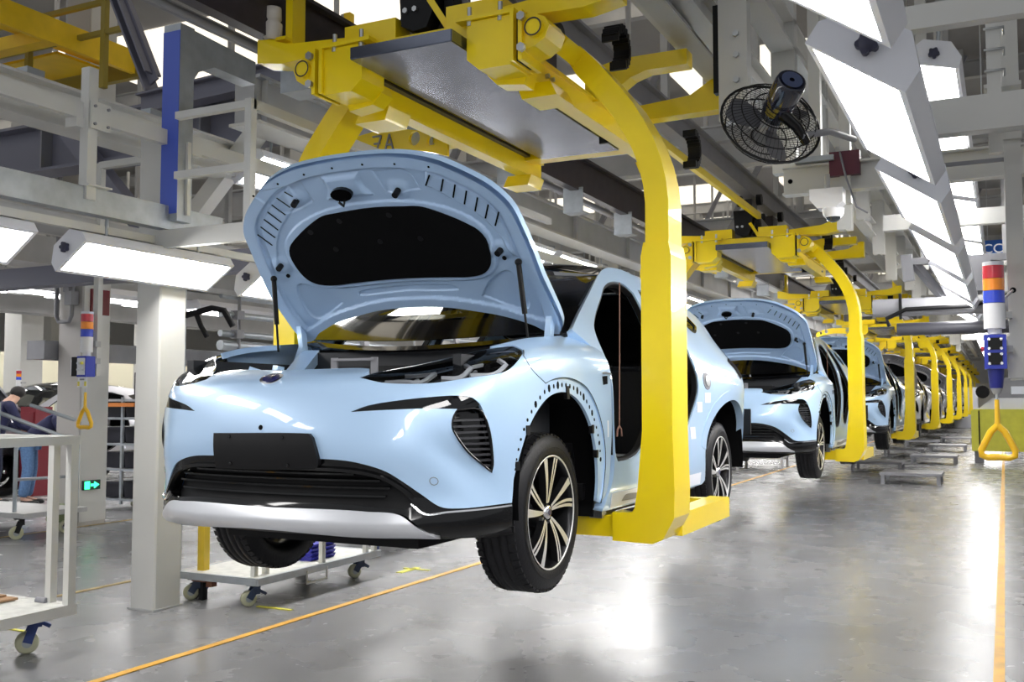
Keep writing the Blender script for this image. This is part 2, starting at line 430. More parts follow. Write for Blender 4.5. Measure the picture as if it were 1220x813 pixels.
def ribbon(fn, pts, w, off=.004, thick=.006, closed=False, step=.02):
    """a raised strip along pts on surface fn"""
    L = np.array(smooth_loop(pts, closed, 50, step)); P = fn(L)+fnormal(fn, L)*off
    n = fnormal(fn, L); mb = MB(); m = len(P)
    T = np.roll(P, -1, 0)-np.roll(P, 1, 0)
    if not closed: T[0] = P[1]-P[0]; T[-1] = P[-1]-P[-2]
    T /= np.linalg.norm(T, axis=1)[:, None]+1e-12; B = np.cross(n, T)
    ww = np.full(m, w) if not hasattr(w, '__len__') else np.interp(np.linspace(0, 1, m), np.linspace(0, 1, len(w)), w)
    R = [P+B*ww[:, None]/2, P+B*ww[:, None]/2+n*thick, P-B*ww[:, None]/2+n*thick, P-B*ww[:, None]/2]
    V = np.concatenate(R); F = []
    for i in range(m if closed else m-1):
        j = (i+1) % m
        for k in range(4): F.append((k*m+i, k*m+j, ((k+1) % 4)*m+j, ((k+1) % 4)*m+i))
    if not closed: F += [(0, m, 2*m, 3*m), (m-1, 4*m-1, 3*m-1, 2*m-1)]
    return mb.add(V, F)
def mirr(L): return [(-s, t) for s, t in L][::-1]
def disc(fn, c, r, off=.002, n=16, rt=None, rim=.004):
    return skin(fn, [(c[0]+r*math.cos(2*PI*k/n), c[1]+(rt or r)*math.sin(2*PI*k/n)) for k in range(n)], (), r*1.2, off, rim, False)
# outlines on the front surface (s, t)
HL_LOW = [(.414,.954),(.465,.939),(.524,.924),(.617,.914),(.755,.908),(.891,.914),(1.017,.917),(1.105,.927),(1.25,.968)]
HL_TOP = [(1.285,.987),(1.258,1.008),(1.153,1.017),(1.017,1.022),(.879,1.026),(.695,1.026),(.551,1.010),(.458,.985)]
SEAM = [(1.293,.927),(1.427,.877)]
ARCH = [(1.335,.848),(1.247,.805),(1.186,.733),(1.151,.625),(1.123,.515),(1.104,.412)]
ARCH_IN = [(1.112,.409),(1.13,.496),(1.163,.565),(1.195,.635),(1.247,.722),(1.328,.785),(1.434,.825),(1.546,.842),(1.675,.842),(1.791,.822),(1.893,.780),(1.983,.705),(2.06,.578),(2.095,.448),(2.092,.31)]
ARCH_OUT = [(1.427,.877),(1.515,.885),(1.65,.887),(1.798,.875),(1.935,.848),(2.049,.789),(2.132,.688),(2.178,.555),(2.167,.42),(2.14,.289)]
DOOR_EDGE = [(2.20,.345),(2.235,.416),(2.25,.516),(2.262,.663),(2.269,.768),(2.272,.855),(2.262,.904),(2.25,.95),(2.226,.982)]
BLOW = [(1.004,.413),(.82,.411),(.767,.421),(.704,.463),(.617,.526),(.571,.556),(.508,.580),(.41,.602),(.289,.609)]
DRL = [(.412,.808),(.489,.833),(.628,.850),(.761,.857),(.857,.855),(.903,.846),(.937,.822),(.914,.808),(.826,.810),(.699,.815),(.528,.813)]
INT = [(.842,.806),(.829,.786),(.823,.754),(.831,.724),(.896,.633),(.996,.548),(1.007,.594),(.993,.701),(.961,.779),(.932,.806)]
SCOOP = [(.812,.722),(.845,.669),(.896,.591),(.948,.52),(.997,.499)]
GRILLE = [(0,.556),(.38,.552),(.53,.525),(.62,.475),(.672,.428),(.64,.412),(.4,.424),(0,.424)]
ARCH_C = (1.02, .45); WHEEL_Y = (1.0, 4.09); WHEEL_Z = (.345, .335)
def bumper_relief(q):
    s = np.abs(q[:, 0]); t = q[:, 1]
    sm = lambda a: np.clip(a, 0, 1)**2*(3-2*np.clip(a, 0, 1))
    # the hollow beside the fog intake and the crease below it
    g = -.028*np.exp(-((s-.80-.55*(.70-t))/.085)**2)*np.exp(-((t-.60)/.10)**2)
    return g + .012*np.exp(-((t-.72)/.06)**2)*sm((s-.2)/.3)*sm((.8-s)/.2)*0
def half(L): return L + [(-s, t) for s, t in L[::-1] if s > 1e-6]
def side_m(mb): return mb.mirror()
def both(name, mb, m, parent, **kw):
    a = mk(name, mb, m, parent, **kw); b = mk(name, mb.mirror(), m, parent, **kw); return a, b
def make_wheel(parent, x, y, z, sgn, spokes=True):
    w = bpy.data.objects.new('wheel', None); COL.objects.link(w); w.parent = parent; w.location = (x, y, z)
    w.rotation_euler = (0, 0, 0 if sgn > 0 else PI)
    return w
def wheel_meshes():
    R = .37; W = .235
    # tyre: outer face at x = 0, body towards -x
    prof = [(-.012, .262), (.0, .275), (.004, .292), (.0, .315), (-.008, .338), (-.016, .352), (-.026, .361), (-.036, .366)]
    gro = []
    for gx in (-.060, -.100, -.140, -.180):
        gro += [(gx+.007, R), (gx+.004, R-.009), (gx-.004, R-.009), (gx-.007, R)]
    prof = prof + gro + [(-W+.036, .366), (-W+.020, .355), (-W+.004, .315), (-W, .285), (-W+.012, .262)]
    tyre = MB().lathe(prof, 'x', n=56, closed=True)
    for k in range(56):                      # shoulder blocks of the tread
        a = 2*PI*k/56
        for sx in (-.036, -W+.036):
            R3 = Matrix.Rotation(a, 3, 'X'); tyre.add([R3 @ Vector((sx+dx, dy, dz)) for dx in (-.016, .016) for dy in (-.014, .014) for dz in (.357, .3715 if abs(dx+ (0.016 if sx>-.1 else -.016))<.02 else .366)],
                     [(0,1,3,2),(4,6,7,5),(0,4,5,1),(2,3,7,6),(0,2,6,4),(1,5,7,3)])
    tyre.lathe([(.0045, .300), (.006, .303), (.0045, .306)], 'x', n=48)
    rim = MB().lathe([(-.006, .266), (-.002, .262), (-.004, .256), (-.03, .250), (-.10, .240), (-W+.03, .238), (-W+.012, .262)], 'x', n=48)
    rim.lathe([(-.15, .0), (-.15, .17), (-.16, .175)], 'x', n=40)       # brake disc
    rim.lathe([(-.06, .0), (-.045, .05), (-.05, .075), (-.12, .085)], 'x', n=24)
    lip = MB().lathe([(-.001, .2655), (.001, .262), (-.003, .257), (-.008, .256)], 'x', n=56)
    sp = []
    def blade(a0, a1, w0, w1, r0=.045, r1=.258, bow=.012):
        m = MB(); n = 6; A = []; B = []
        for i in range(n+1):
            t = i/n; r = r0+(r1-r0)*t; a = a0+(a1-a0)*t**1.3; w = w0+(w1-w0)*t; x = -.022+.016*t+bow*math.sin(PI*t)*.5
            c = Vector((x, r*math.sin(a), r*math.cos(a))); d = Vector((0, math.cos(a), -math.sin(a)))
            A += [c+d*w/2, c-d*w/2]; B += [c+d*w*.6-Vector((.035, 0, 0)), c-d*w*.6-Vector((.035, 0, 0))]
        F = [(2*i, 2*i+1, 2*i+3, 2*i+2) for i in range(n)]
        m.add(A, F); face = m
        s = MB(); k = 2*(n+1)
        s.add(A+B, [(2*i, 2*i+2, k+2*i+2, k+2*i) for i in range(n)]+[(2*i+1, k+2*i+1, k+2*i+3, 2*i+3) for i in range(n)]+[(k+2*i, k+2*i+2, k+2*i+3, k+2*i+1) for i in range(n)])
        return face, s
    faces = MB(); backs = MB()
    for (a0, a1, w0, w1) in ((-.16, -.115, .012, .040), (.10, .30, .010, .016), (.26, .40, .010, .016)):
        f, s = blade(a0, a1, w0, w1); faces.merge(f); backs.merge(s)
    sp = MB(); sp.merge(faces); nf = len(sp.f); sp.merge(backs)
    me = sp.mesh('spoke', [chrome, dark_alloy])
    me.polygons.foreach_set('material_index', [0]*nf+[1]*(len(sp.f)-nf))
    hub = MB().lathe([(-.012, 0), (-.012, .022), (-.02, .034), (-.03, .036)], 'x', n=24)
    capm = MB().lathe([(-.0105, 0), (-.0105, .016)], 'x', n=20)
    nuts = MB()
    for k in range(5):
        a = 2*PI*k/5+.3; nuts.cyl((-.05, .05*math.sin(a), .05*math.cos(a)), (-.028, .05*math.sin(a), .05*math.cos(a)), .009, 6)
    far = MB(); 
    return dict(tyre=tyre.mesh('tyre', rubber), rim=rim.mesh('rim', dark_alloy), lip=lip.mesh('rim_lip', chrome), spoke=me,
                hub=hub.mesh('hub_cap', bright), emblem=capm.mesh('hub_emblem', mat('emblem_navy', (.008, .010, .09), .3, 0, .6)), nuts=nuts.mesh('wheel_nut', zinc))
def make_car(label, P=paint):
    car = thing('car', label, 'car', (0, 0, 0))
    # ---- front bumper
    fil = half([(0, 1.028), (.30, 1.028), (.40, 1.012), (.425, .985)] + HL_LOW + SEAM + ARCH + BLOW + [(.12, .609), (0, .609)])
    drl_int = [(.412,.808),(.489,.833),(.628,.850),(.761,.857),(.857,.855),(.903,.846),(.937,.822),(.961,.779),(.993,.701),(1.007,.594),(.996,.548),(.896,.633),(.831,.724),(.823,.754),(.829,.786),(.842,.808),(.76,.812),(.699,.815),(.528,.813)]
    mk('front_bumper', skin(front, fil, [drl_int, mirr(drl_int)], .04, 0, .02, shape=bumper_relief), P, car)
    dr = skin(front, DRL, (), .04, -.004, .015)
    for a in both('daytime_running_light', dr, smoke, car, label='dark smoked light strip'): pass
    drb = skin(front, DRL, (), .05, -.02)
    both('light_strip_backing', drb, dark_alloy, car)
    it = skin(front, INT, (), .05, -.045, 0); it.merge(ribbon(front, INT, .006, -.03, .03, True))
    A, B = both('fog_intake', it, black_gloss, car)
    for par, sg in ((A, 1), (B, -1)):
        for k in range(9):
            t = .575+.024*k
            xs = [s for s in np.arange(.81, 1.02, .005) if inside(np.array([[s, t]]), smooth_loop(INT))[0]]
            if len(xs) > 3:
                m = ribbon(front, [(xs[0], t), (xs[-1], t)], .009, -.036, .024); mk('intake_slat', m if sg > 0 else m.mirror(), mat('satin_grey_plastic', (.035, .035, .04), .3, 0, .4), par)
        m = skin(front, [(.852, .79), (.935, .792), (.95, .735), (.875, .725)], (), .03, -.014, .03); mk('sensor_block', m if sg > 0 else m.mirror(), black_gloss, par)
    # ---- lower grille and skid plate
    low = half([(0, .612), (.289, .612)] + BLOW[::-1][1:] + [(1.104, .412), (1.115, .40), (1.112, .308), (.996, .277), (.875, .272), (.767, .285), (.70, .345), (.63, .393), (.488, .403), (.344, .407), (0, .405)])
    gl = mk('lower_grille', skin(front, low, [half(GRILLE)], .045, -.006, .04), black_gloss, car)
    mk('grille_backing', skin(front, half(GRILLE), (), .06, -.05), black_mat, gl)
    for t, w in ((.455, .55), (.485, .57), (.513, .53), (.538, .42)):
        mk('grille_slat', ribbon(front, [(-w, t), (-w*.5, t), (0, t), (w*.5, t), (w, t)], .008, -.045, .03, step=.06), black_gloss, gl)
    mk('grille_lip', ribbon(front, half([(0,.566),(.38,.562),(.54,.535),(.64,.478),(.70,.425)])[:9] and [(-.70,.425),(-.64,.478),(-.54,.535),(-.38,.562),(0,.566),(.38,.562),(.54,.535),(.64,.478),(.70,.425)], .014, -.004, .012, step=.05), black_gloss, gl)
    skd = half([(0, .402), (.344, .404), (.488, .400), (.62, .390), (.70, .338), (.765, .292), (.653, .303), (.403, .310), (.103, .322), (0, .323)])
    mk('skid_plate', skin(front, skd, (), .05, .008, .03), skid_silver, car)
    mk('chrome_lip', ribbon(front, [(.66, .43), (.72, .392), (.80, .398), (.95, .402), (1.10, .402)], .007, -.002, .006), bright, car)
    mk('chrome_lip', ribbon(front, [(.66, .43), (.72, .392), (.80, .398), (.95, .402), (1.10, .402)], .007, -.002, .006).mirror(), bright, car)
    mk('undertray', skin(front, half([(0, .32), (.40, .308), (.65, .30), (.77, .28), (.875, .27), (1.0, .273), (1.11, .30), (1.08, .19), (0, .19)]), (), .06, -.012), black_mat, car)
    pl = mk('number_plate_bracket', skin(front, [(-.245, .713), (.252, .718), (.268, .70), (.292, .60), (.275, .572), (-.245, .558)], (), .05, .022, .03, corner=80), black_mat, car)
    for (a, b) in ((-.15, .70), (.13, .70), (-.15, .585), (.15, .585)):
        mk('bracket_clip', disc(front, (a, b), .008, .026), black_gloss, pl)
    em = mk('emblem', disc(front, (0, .952), .056, .010, 28, .030, .012), bright, car)
    mk('emblem_badge', disc(front, (0, .952), .041, .012, 24, .021, .002), mat('emblem_navy', (.008, .010, .09), .3, 0, .6), em)
    mk('emblem_mark', skin(front, [(-.018, .945), (-.002, .966), (.016, .966), (.006, .952), (.012, .942), (-.001, .955)], (), .02, .0145, .002, False), bright, em)
    mk('tow_eye_hole', disc(front, (0, .742), .011, .001), holec, car)
    both('parking_sensor', ribbon(front, [(.752+.016*math.cos(a), .519+.016*math.sin(a)) for a in np.linspace(0, 2*PI, 12, False)], .0025, 0., .0015, True), mid_steel, car)
    # ---- headlights
    HL = HL_LOW + HL_TOP
    hh = skin(front, HL, (), .04, -.055); 
    hh.merge(ribbon(front, HL, .006, -.05, .045, True))
    A, B = both('headlight', hh, black_gloss, car)
    rimtop = [(.455,.984),(.551,1.008),(.695,1.022),(.879,1.022),(1.017,1.019),(1.153,1.013),(1.255,1.003)]
    brow = [(.43,.965),(.505,.985),(.618,1.003),(.788,1.003),(.999,.996),(1.17,.988),(1.245,.985)]
    led = MB()
    pieces = []
    for L, w in (([(.53,.936),(.62,.934),(.69,.924),(.735,.962)], .016), ([(.60,.968),(.69,.962),(.735,.962)], .008),
                 ([(.77,.932),(.85,.924),(.895,.957),(.845,.985)], .018), ([(.90,.962),(.96,.963)], .008),
                 ([(.895,.927),(1.013,.920),(1.11,.948),(1.06,.975)], .018)):
        pieces.append(ribbon(front, L, w, -.024, .014))
    for c, r in (((.66, .945), .018), ((.80, .955), .022), ((.99, .955), .024), ((.92, .94), .018)):
        pieces.append(disc(front, c, r*.8, -.026, 12, r*.72, .02))
    lens = skin(front, HL, (), .05, -.002)
    brw = skin(front, [(.425,.955)] + brow + rimtop[::-1], (), .04, -.006, .02)
    stripe = ribbon(front, [(1.02,1.000),(1.14,.996),(1.22,.990),(1.235,.978)], [.004,.010,.012,.004], -.012, .006)
    for par, mf in ((A, lambda m: m), (B, lambda m: m.mirror())):
        for i, m in enumerate(pieces): mk('led_reflector', mf(m), led_silver if i < 5 else bright, par)
        mk('headlight_brow', mf(brw), black_mat, par); mk('lens', mf(lens), lensg, par); mk('light_guide', mf(stripe), sticker, par)
        mk('headlight_body', mf(MB().box((.66, .70, .90), (.20, .20, .10), Matrix.Rotation(-.6, 3, 'Z'))), black_mat, par)
    # ---- fenders
    fen = [(1.06, 1.03), (1.153, 1.022), (1.262, 1.012), (1.295, .985), (1.255, .966)] + SEAM + ARCH_OUT[1:] + DOOR_EDGE + [(2.10, 1.03), (1.7, 1.03), (1.3, 1.03)]
    fe = skin(front, fen, (), .045, 0, .03)
    A, B = both('front_fender', fe, P, car)
    both('panel_gap', ribbon(front, [(1.30, .985), (1.262, .964)] + SEAM, .0035, -.002, .0028), holec, car)
    both('panel_gap', ribbon(front, ARCH_OUT, .003, -.002, .0025), holec, car)
    flg = ARCH_OUT + ARCH_IN[::-1] + ARCH[::-1]
    fl = skin(front, flg, (), .04, -.010, .015, corner=40)
    FA, FB = both('wheel_arch_flange', fl, P, car)
    rng = random.Random(3)
    mid = smooth_loop([((a[0]+b[0])/2, (a[1]+b[1])/2) for a, b in zip(ARCH[::-1][::1]+ARCH_OUT, ARCH_IN)][0:14], False, 60, .055)
    for q in mid[1:-1]:
        if q[0] < 1.14: continue
        m = disc(front, q, .007 if rng.random() < .7 else .012, -.008, 8, None, .002)
        mk('clip_hole', m, holec, FA); mk('clip_hole', m.mirror(), holec, FB)
    for q in (ARCH_IN[4], ARCH_IN[8], ARCH_IN[11], ARCH_IN[12], ARCH_IN[2]):
        m = skin(front, [(q[0]-.014, q[1]-.02), (q[0]+.014, q[1]-.02), (q[0]+.014, q[1]+.02), (q[0]-.014, q[1]+.02)], (), .03, -.004, .02, False)
        mk('liner_clip', m, black_mat, FA); mk('liner_clip', m.mirror(), black_mat, FB)
    mf = skin(front, [(2.135, .895), (2.215, .898), (2.22, .872), (2.15, .868)], (), .02, .001, .0, False)
    both('fender_vent', mf, holec, car); both('fender_vent_trim', ribbon(front, [(2.12, .905), (2.18, .907), (2.262, .903)], .007, .001, .008), bright, car)
    both('sticker', skin(front, [(2.19, .74), (2.215, .74), (2.215, .66), (2.195, .66)], (), .02, .002, .001), sticker, car)
    # ---- body sides
    aF = [(4.03+.60*math.cos(a), .42+.45*math.sin(a)) for a in np.linspace(PI+.22, -.05, 22)]
    out = [(1.50, .30), (3.36, .30)] + aF + [(4.80, .45), (4.855, .70), (4.85, .95), (4.80, 1.10), (4.70, 1.22), (4.55, 1.36), (4.40, 1.48), (4.08, 1.585), (3.6, 1.66), (3.1, 1.70), (2.72, 1.71), (2.42, 1.675), (2.2, 1.605), (1.80, 1.43), (1.34, 1.222), (1.46, 1.165), (1.60, 1.09), (1.62, .9), (1.62, .5)]
    dF = [(1.64, .60), (1.64, 1.16), (1.70, 1.27), (2.06, 1.47), (2.22, 1.545), (2.42, 1.592), (2.62, 1.597), (2.72, 1.55), (2.70, 1.40), (2.63, 1.20), (2.53, 1.0), (2.38, .82), (2.22, .68), (2.06, .585), (1.88, .55), (1.68, .545)]
    dR = [(2.86, 1.585), (3.15, 1.585), (3.42, 1.53), (3.42, 1.40), (3.34, 1.20), (3.36, 1.02), (3.33, .90), (3.22, .77), (3.06, .65), (2.83, .57), (2.50, .56), (2.50, .68), (2.68, .92), (2.80, 1.2), (2.84, 1.45)]
    qg = [(3.54, 1.52), (3.80, 1.37), (4.04, 1.425), (3.85, 1.54)]
    sd = skin(side, out, [dF, dR, qg], .06, 0, .05)
    SA, SB = both('body_side', sd, P, car)
    seal = MB()
    for L in (dF, dR): seal.merge(ribbon(side, L, .03, -.045, .035, True))
    both('door_seal', seal, black_mat, car)
    both('quarter_glass', skin(side, qg, (), .08, -.008), roofglass, car, label='small triangular rear quarter glass')
    both('quarter_glass_trim', ribbon(side, qg, .022, -.006, .008, True), black_gloss, car)
    rf = [(4.03+.68*math.cos(a), .42+.525*math.sin(a)) for a in np.linspace(PI-.25, .25, 16)]+[(4.03+.60*math.cos(a), .42+.45*math.sin(a)) for a in np.linspace(.25, PI-.25, 16)]
    both('rear_arch_flange', skin(side, rf, (), .05, .004, .004), P, car)
    bump = MB()
    for (y, z, a, b) in ((3.50, .885, .05, .035), (3.36, .822, .045, .035), (3.22, .650, .05, .04)):
        m = skin(side, [(y-a, z-b), (y+a, z-b), (y+a, z+b), (y-a, z+b)], (), .05, .003, .002, False)
        mk('sticker', m, sticker, car)
    mk('fuel_recess', skin(side, [(3.40, .93), (3.60, .93), (3.62, 1.07), (3.44, 1.08)], (), .08, .002, .0), paint_in, car)
    ff = mk('fuel_filler', disc(side, (3.50, 1.0), .060, .006, 20), mid_steel, car); mk('filler_cap', disc(side, (3.50, 1.0), .036, .012, 16), zinc, ff)
    both('tail_light', skin(side, [(4.20, 1.165), (4.36, 1.19), (4.50, 1.14), (4.48, 1.05), (4.33, 1.03)], (), .05, .002, .0), holec, car)
    both('sill_cover', skin(side, [(1.60, .31), (3.30, .31), (3.30, .385), (1.60, .385)], (), .1, .006, .004, False), sticker, car)
    both('sill_tape', skin(side, [(1.75, .335), (2.1, .33), (2.5, .345), (3.0, .335), (3.0, .36), (2.4, .385), (2.05, .36), (1.8, .365)], (), .05, .009, .001), mid_steel, car)
    both('mud_flap', MB().box((.90, 4.66, .70), (.16, .02, .20)), black_mat, car)
    # ---- roof, windscreen, tailgate
    def top(y): return np.interp(y, [1.34, 1.8, 2.2, 2.42, 2.72, 3.1, 3.6, 4.08, 4.4, 4.55, 4.7, 4.8, 4.85], [1.222, 1.43, 1.605, 1.675, 1.71, 1.70, 1.66, 1.585, 1.48, 1.36, 1.22, 1.10, .95])
    def roof(q):
        u, y = q[:, 0], q[:, 1]; z = top(y); x = side(np.stack([y, z], 1))[:, 0]
        return np.stack([u*x, y-.18*(1-u*u)*np.clip((2.6-y)/.5, 0, 1), z+.055*(1-u**2)*np.clip((5.0-y)/.5, 0, 1)], 1)
    rp = lambda y0, y1: [(-1, y0)]+[(a, y0) for a in np.linspace(-.9, .9, 9)]+[(1, y0), (1, y1)]+[(a, y1) for a in np.linspace(.9, -.9, 9)]+[(-1, y1)]
    mk('roof_glass', skin(roof, [(-1, 2.22), (1, 2.22), (1, 3.6), (-1, 3.6)], (), .08, 0, .02, False), roofglass, car)
    mk('tailgate', skin(roof, [(-1, 3.6), (1, 3.6), (1, 4.85), (-1, 4.85)], (), .08, 0, .02, False), roofglass, car)
    mk('headliner', skin(roof, [(-.96, 2.24), (.96, 2.24), (.96, 4.7), (-.96, 4.7)], (), .12, -.035, 0, False), felt, car)
    def wsf(q):
        u, v = q[:, 0], q[:, 1]
        x = u*(.815-.165*v); y = 1.36+.85*v - .20*(1-u*u)*(1-.1*v); z = 1.215+.385*v+.035*(1-u*u)*(0.2+.8*v)
        z = z + .03*np.sin(PI*np.clip(v, 0, 1)) - .07*(1-u*u)*(1-v)
        return np.stack([x, y, z], 1)
    mk('windscreen', skin(wsf, [(-1, 0), (1, 0), (1, 1), (-1, 1)], (), .1, 0, .01, False), wind, car)
    mk('windscreen_border', skin(wsf, [(-1, 0), (1, 0), (1, .34), (.9, .31), (-.9, .31), (-1, .34)], (), .1, .003, 0, False), black_gloss, car)
    mk('scuttle_panel', ribbon(wsf, [(-1, -.03), (-.5, -.03), (0, -.03), (.5, -.03), (1, -.03)], .05, -.01, .012), black_gloss, car)
    rear = MB(); rows = []
    for z in (.45, .70, .95, 1.10):
        L = [( (1-2*k/10)*side(np.array([[4.855, z]]))[0, 0], 4.84+.12*(1-(1-2*k/10)**2), z) for k in range(11)]; rows += L
    rear.add(rows, [(r*11+k, r*11+k+1, (r+1)*11+k+1, (r+1)*11+k) for r in range(3) for k in range(10)], True)
    mk('rear_panel', rear, P, car)
    # ---- inside
    ins = MB().box((0, 2.9, .40), (1.7, 2.9, .08)); ins.box((0, 1.47, .80), (1.6, .06, .72)); ins.box((0, 4.45, .75), (1.5, .06, .7))
    mk('cabin_floor', ins, black_mat, car)
    dash = MB().prism([(1.45, 1.12), (1.75, 1.13), (1.98, 1.02), (1.95, .85), (1.80, .75), (1.5, .72)], 1.56, (0, 0, 0), ((0,1,0), (0,0,1), (1,0,0)))
    dd = mk('dashboard', dash, mat('dark_dashboard', (.02, .021, .025), .5), car)
    dm = MB().box((.55, 1.98, .98), (.20, .03, .10)).box((.15, 1.98, .92), (.22, .03, .12)).cyl((.40, 1.99, .78), (.40, 1.95, .78), .05, 12)
    mk('dash_vent', dm, mid_steel, dd)
    con = MB().box((0, 2.15, .60), (.26, 1.1, .34)); mk('centre_console', con, mat('dark_dashboard', (.02, .021, .025), .5), car)
    mk('cross_brace', MB().bar((-.8, 1.92, .70), (.8, 1.92, .70), .05, .05).bar((-.1, 2.3, .52), (.8, 2.3, .52), .12, .05), grey_steel, car)
    mk('door_cord', MB().tube([(.80, 2.16, 1.55), (.80, 2.15, 1.1), (.80, 2.14, .72)], .004, 6).tube([(.80, 2.14, .72), (.80, 2.11, .70), (.80, 2.10, .66)], .005, 6).tube([(.80, 2.14, .72), (.80, 2.17, .70), (.80, 2.18, .66)], .005, 6), mat('brown_cord', (.30, .16, .12), .7), car)
    # ---- underbody and wheel wells
    ub = MB().box((0, 2.55, .30), (1.05, 4.3, .14)).box((0, 2.55, .31), (1.7, 1.9, .1)).box((0, .60, .32), (1.1, .5, .1))
    mk('underbody', ub, black_mat, car)
    for y, r in ((1.02, .475), (4.03, .56)):
        ln = MB()
        ln.lathe([(.93, r), (.52, r), (.50, .08)], 'x', (0, y, .43), 24, a0=-.05*PI, a1=1.05*PI)
        both('wheel_arch_liner', ln, felt, car)
    arm = MB().tube([(.45, 1.0, .30), (.68, 1.0, .30)], .03, 8).tube([(.60, 1.02, .40), (.50, 1.04, .85)], .035, 8).tube([(.45, 4.09, .30), (.68, 4.09, .32)], .04, 8)
    both('suspension_arm', arm, mid_steel, car)
    # ---- engine bay
    bay = MB().box((0, .78, .70), (1.5, .95, .06)).box((0, 1.24, .90), (1.5, .05, .46)).box((-.74, .8, .88), (.04, .9, .36)).box((.74, .8, .88), (.04, .9, .36))
    mk('engine_bay', bay, mat('bay_dark', (.012, .014, .018), .6), car)
    mk('front_crossmember', MB().bar((-.62, .40, .93), (.62, .40, .93), .08, .05).bar((-.6, .46, .84), (.6, .46, .84), .1, .1), mid_steel, car)
    du = MB(); 
    for a, b in (((-.10, .64, 1.06), (.13, .64, 1.06)), ((-.10, .64, .95), (.13, .64, .95)), ((-.10, .64, .94), (-.10, .64, 1.07)), ((.13, .64, .94), (.13, .64, 1.07))): du.bar(a, b, .035, .012)
    mk('air_duct', du, mid_steel, car)
    bx = MB()
    for x, y, z, a, b, c in ((-.32, .75, .90, .16, .3, .20), (.50, .85, .86, .18, .2, .16), (.02, .98, .99, .7, .14, .10), (-.52, .9, .86, .14, .2, .24), (.34, .90, .93, .12, .12, .10)): bx.box((x, y, z), (a, b, c))
    mk('bay_module', bx, black_mat, car)
    br = MB().bar((-.50, .46, .84), (-.46, .50, 1.02), .03, .07).bar((-.36, .5, .84), (-.34, .52, 1.03), .03, .05).bar((-.60, .55, .95), (-.25, .62, 1.0), .03, .03)
    mk('bay_bracket', br, P, car); 
    tw = MB().lathe([(0, .11), (.08, .10), (.13, .06), (.13, 0)], 'z', (.60, .98, .88), 16); tw.bar((.62, 1.0, 1.0), (.70, 1.24, 1.12), .10, .06)
    both('strut_tower', tw, P, car)
    # ---- open bonnet
    H = half([(0,1.093),(.2,1.087),(.35,1.068),(.484,1.025),(.56,.98),(.64,.925),(.70,.875),(.75,.815),(.785,.745),(.80,.64),(.816,.47),(.825,.17),(.818,.04),(.79,-.02),(.74,-.01),(.66,.052),(.52,.112),(.36,.15),(.2,.178),(0,.187)])
    I = half([(0,.80),(.2,.79),(.29,.782),(.37,.75),(.45,.708),(.53,.658),(.565,.628),(.588,.58),(.588,.52),(.575,.46),(.555,.42),(.52,.388),(.47,.37),(.39,.362),(.3,.364),(0,.37)])
    def sdf(q, poly):
        P = np.array(smooth_loop(poly, True, 75, .03)); A = P; B = np.roll(P, -1, 0); d = np.full(len(q), 1e9)
        for p0, p1 in zip(A, B):
            e = p1-p0; w = q-p0; t = np.clip((w@e)/(e@e+1e-12), 0, 1); d = np.minimum(d, np.linalg.norm(w-t[:, None]*e, axis=1))
        return np.where(inside(q, P), d, -d)                      # positive inside
    mirp = lambda L: [(-x, y) for x, y in L][::-1]
    rimI = half([(0,.835),(.2,.826),(.36,.792),(.48,.745),(.57,.68),(.618,.605),(.62,.49),(.575,.39),(.48,.338),(.32,.325),(0,.333)])
    inner = half([(0,1.035),(.2,1.03),(.35,1.005),(.48,.965),(.56,.915),(.64,.855),(.70,.79),(.73,.72),(.745,.63),(.755,.46),(.765,.20),(.745,.06),(.68,.085),(.52,.155),(.36,.195),(.2,.222),(0,.23)])
    band = [(.40,.975),(.50,.925),(.60,.855),(.68,.77),(.715,.66),(.735,.47),(.70,.47),(.655,.60),(.58,.715),(.48,.80),(.36,.895)]
    longp = half([(0,.315),(.25,.305),(.31,.285),(.31,.262),(.25,.258),(0,.270)])
    trip = [(.42,.225),(.50,.32),(.62,.39),(.66,.37),(.69,.20),(.66,.13),(.60,.135)]
    latp = [(-.20,1.01),(.05,1.01),(.03,.93),(.07,.855),(-.24,.855),(-.19,.93)]
    sidep = [(-.62,.99),(-.31,1.0),(-.30,.86),(-.50,.82)]
    sidep2 = [(.10,1.0),(.16,1.0),(.30,.985),(.33,.86),(.12,.86)]
    hlines = []
    for L, w in ((rimI, .016), (inner, .018), (longp, .012), (trip, .014), (mirp(trip), .014), (band, .016), (mirp(band), .016), (latp, .035), (sidep, .015), (sidep2, .015)):
        P_ = np.array(smooth_loop(L, True, 75, .02)); T_ = np.roll(P_, -1, 0)-np.roll(P_, 1, 0); T_ /= np.linalg.norm(T_, axis=1)[:, None]+1e-9
        ar = .5*np.sum(P_[:, 0]*np.roll(P_[:, 1], -1)-np.roll(P_[:, 0], -1)*P_[:, 1]); N_ = np.stack([-T_[:, 1], T_[:, 0]], 1)*(1 if ar > 0 else -1)
        hlines += [[tuple(p) for p in P_], [tuple(p) for p in P_+N_*w*.5], [tuple(p) for p in P_+N_*w]]
    def hrel(q):
        sm = lambda a: np.clip(a, 0, 1)**2*(3-2*np.clip(a, 0, 1))
        r = .024*(1-sm(sdf(q, inner)/.018))                      # proud turned-in edge
        r = np.where(sdf(q, inner) > .03, 0, r)
        r += .016*sm(sdf(q, rimI)/.016)                          # raised frame that carries the felt
        r -= .012*sm(sdf(q, longp)/.012)
        for L in (trip, mirp(trip)): r -= .014*sm(sdf(q, L)/.014)
        for L in (band, mirp(band)): r += .012*sm(sdf(q, L)/.016)
        r += .020*sm(sdf(q, latp)/.035)
        for L in (sidep, sidep2): r -= .010*sm(sdf(q, L)/.015)
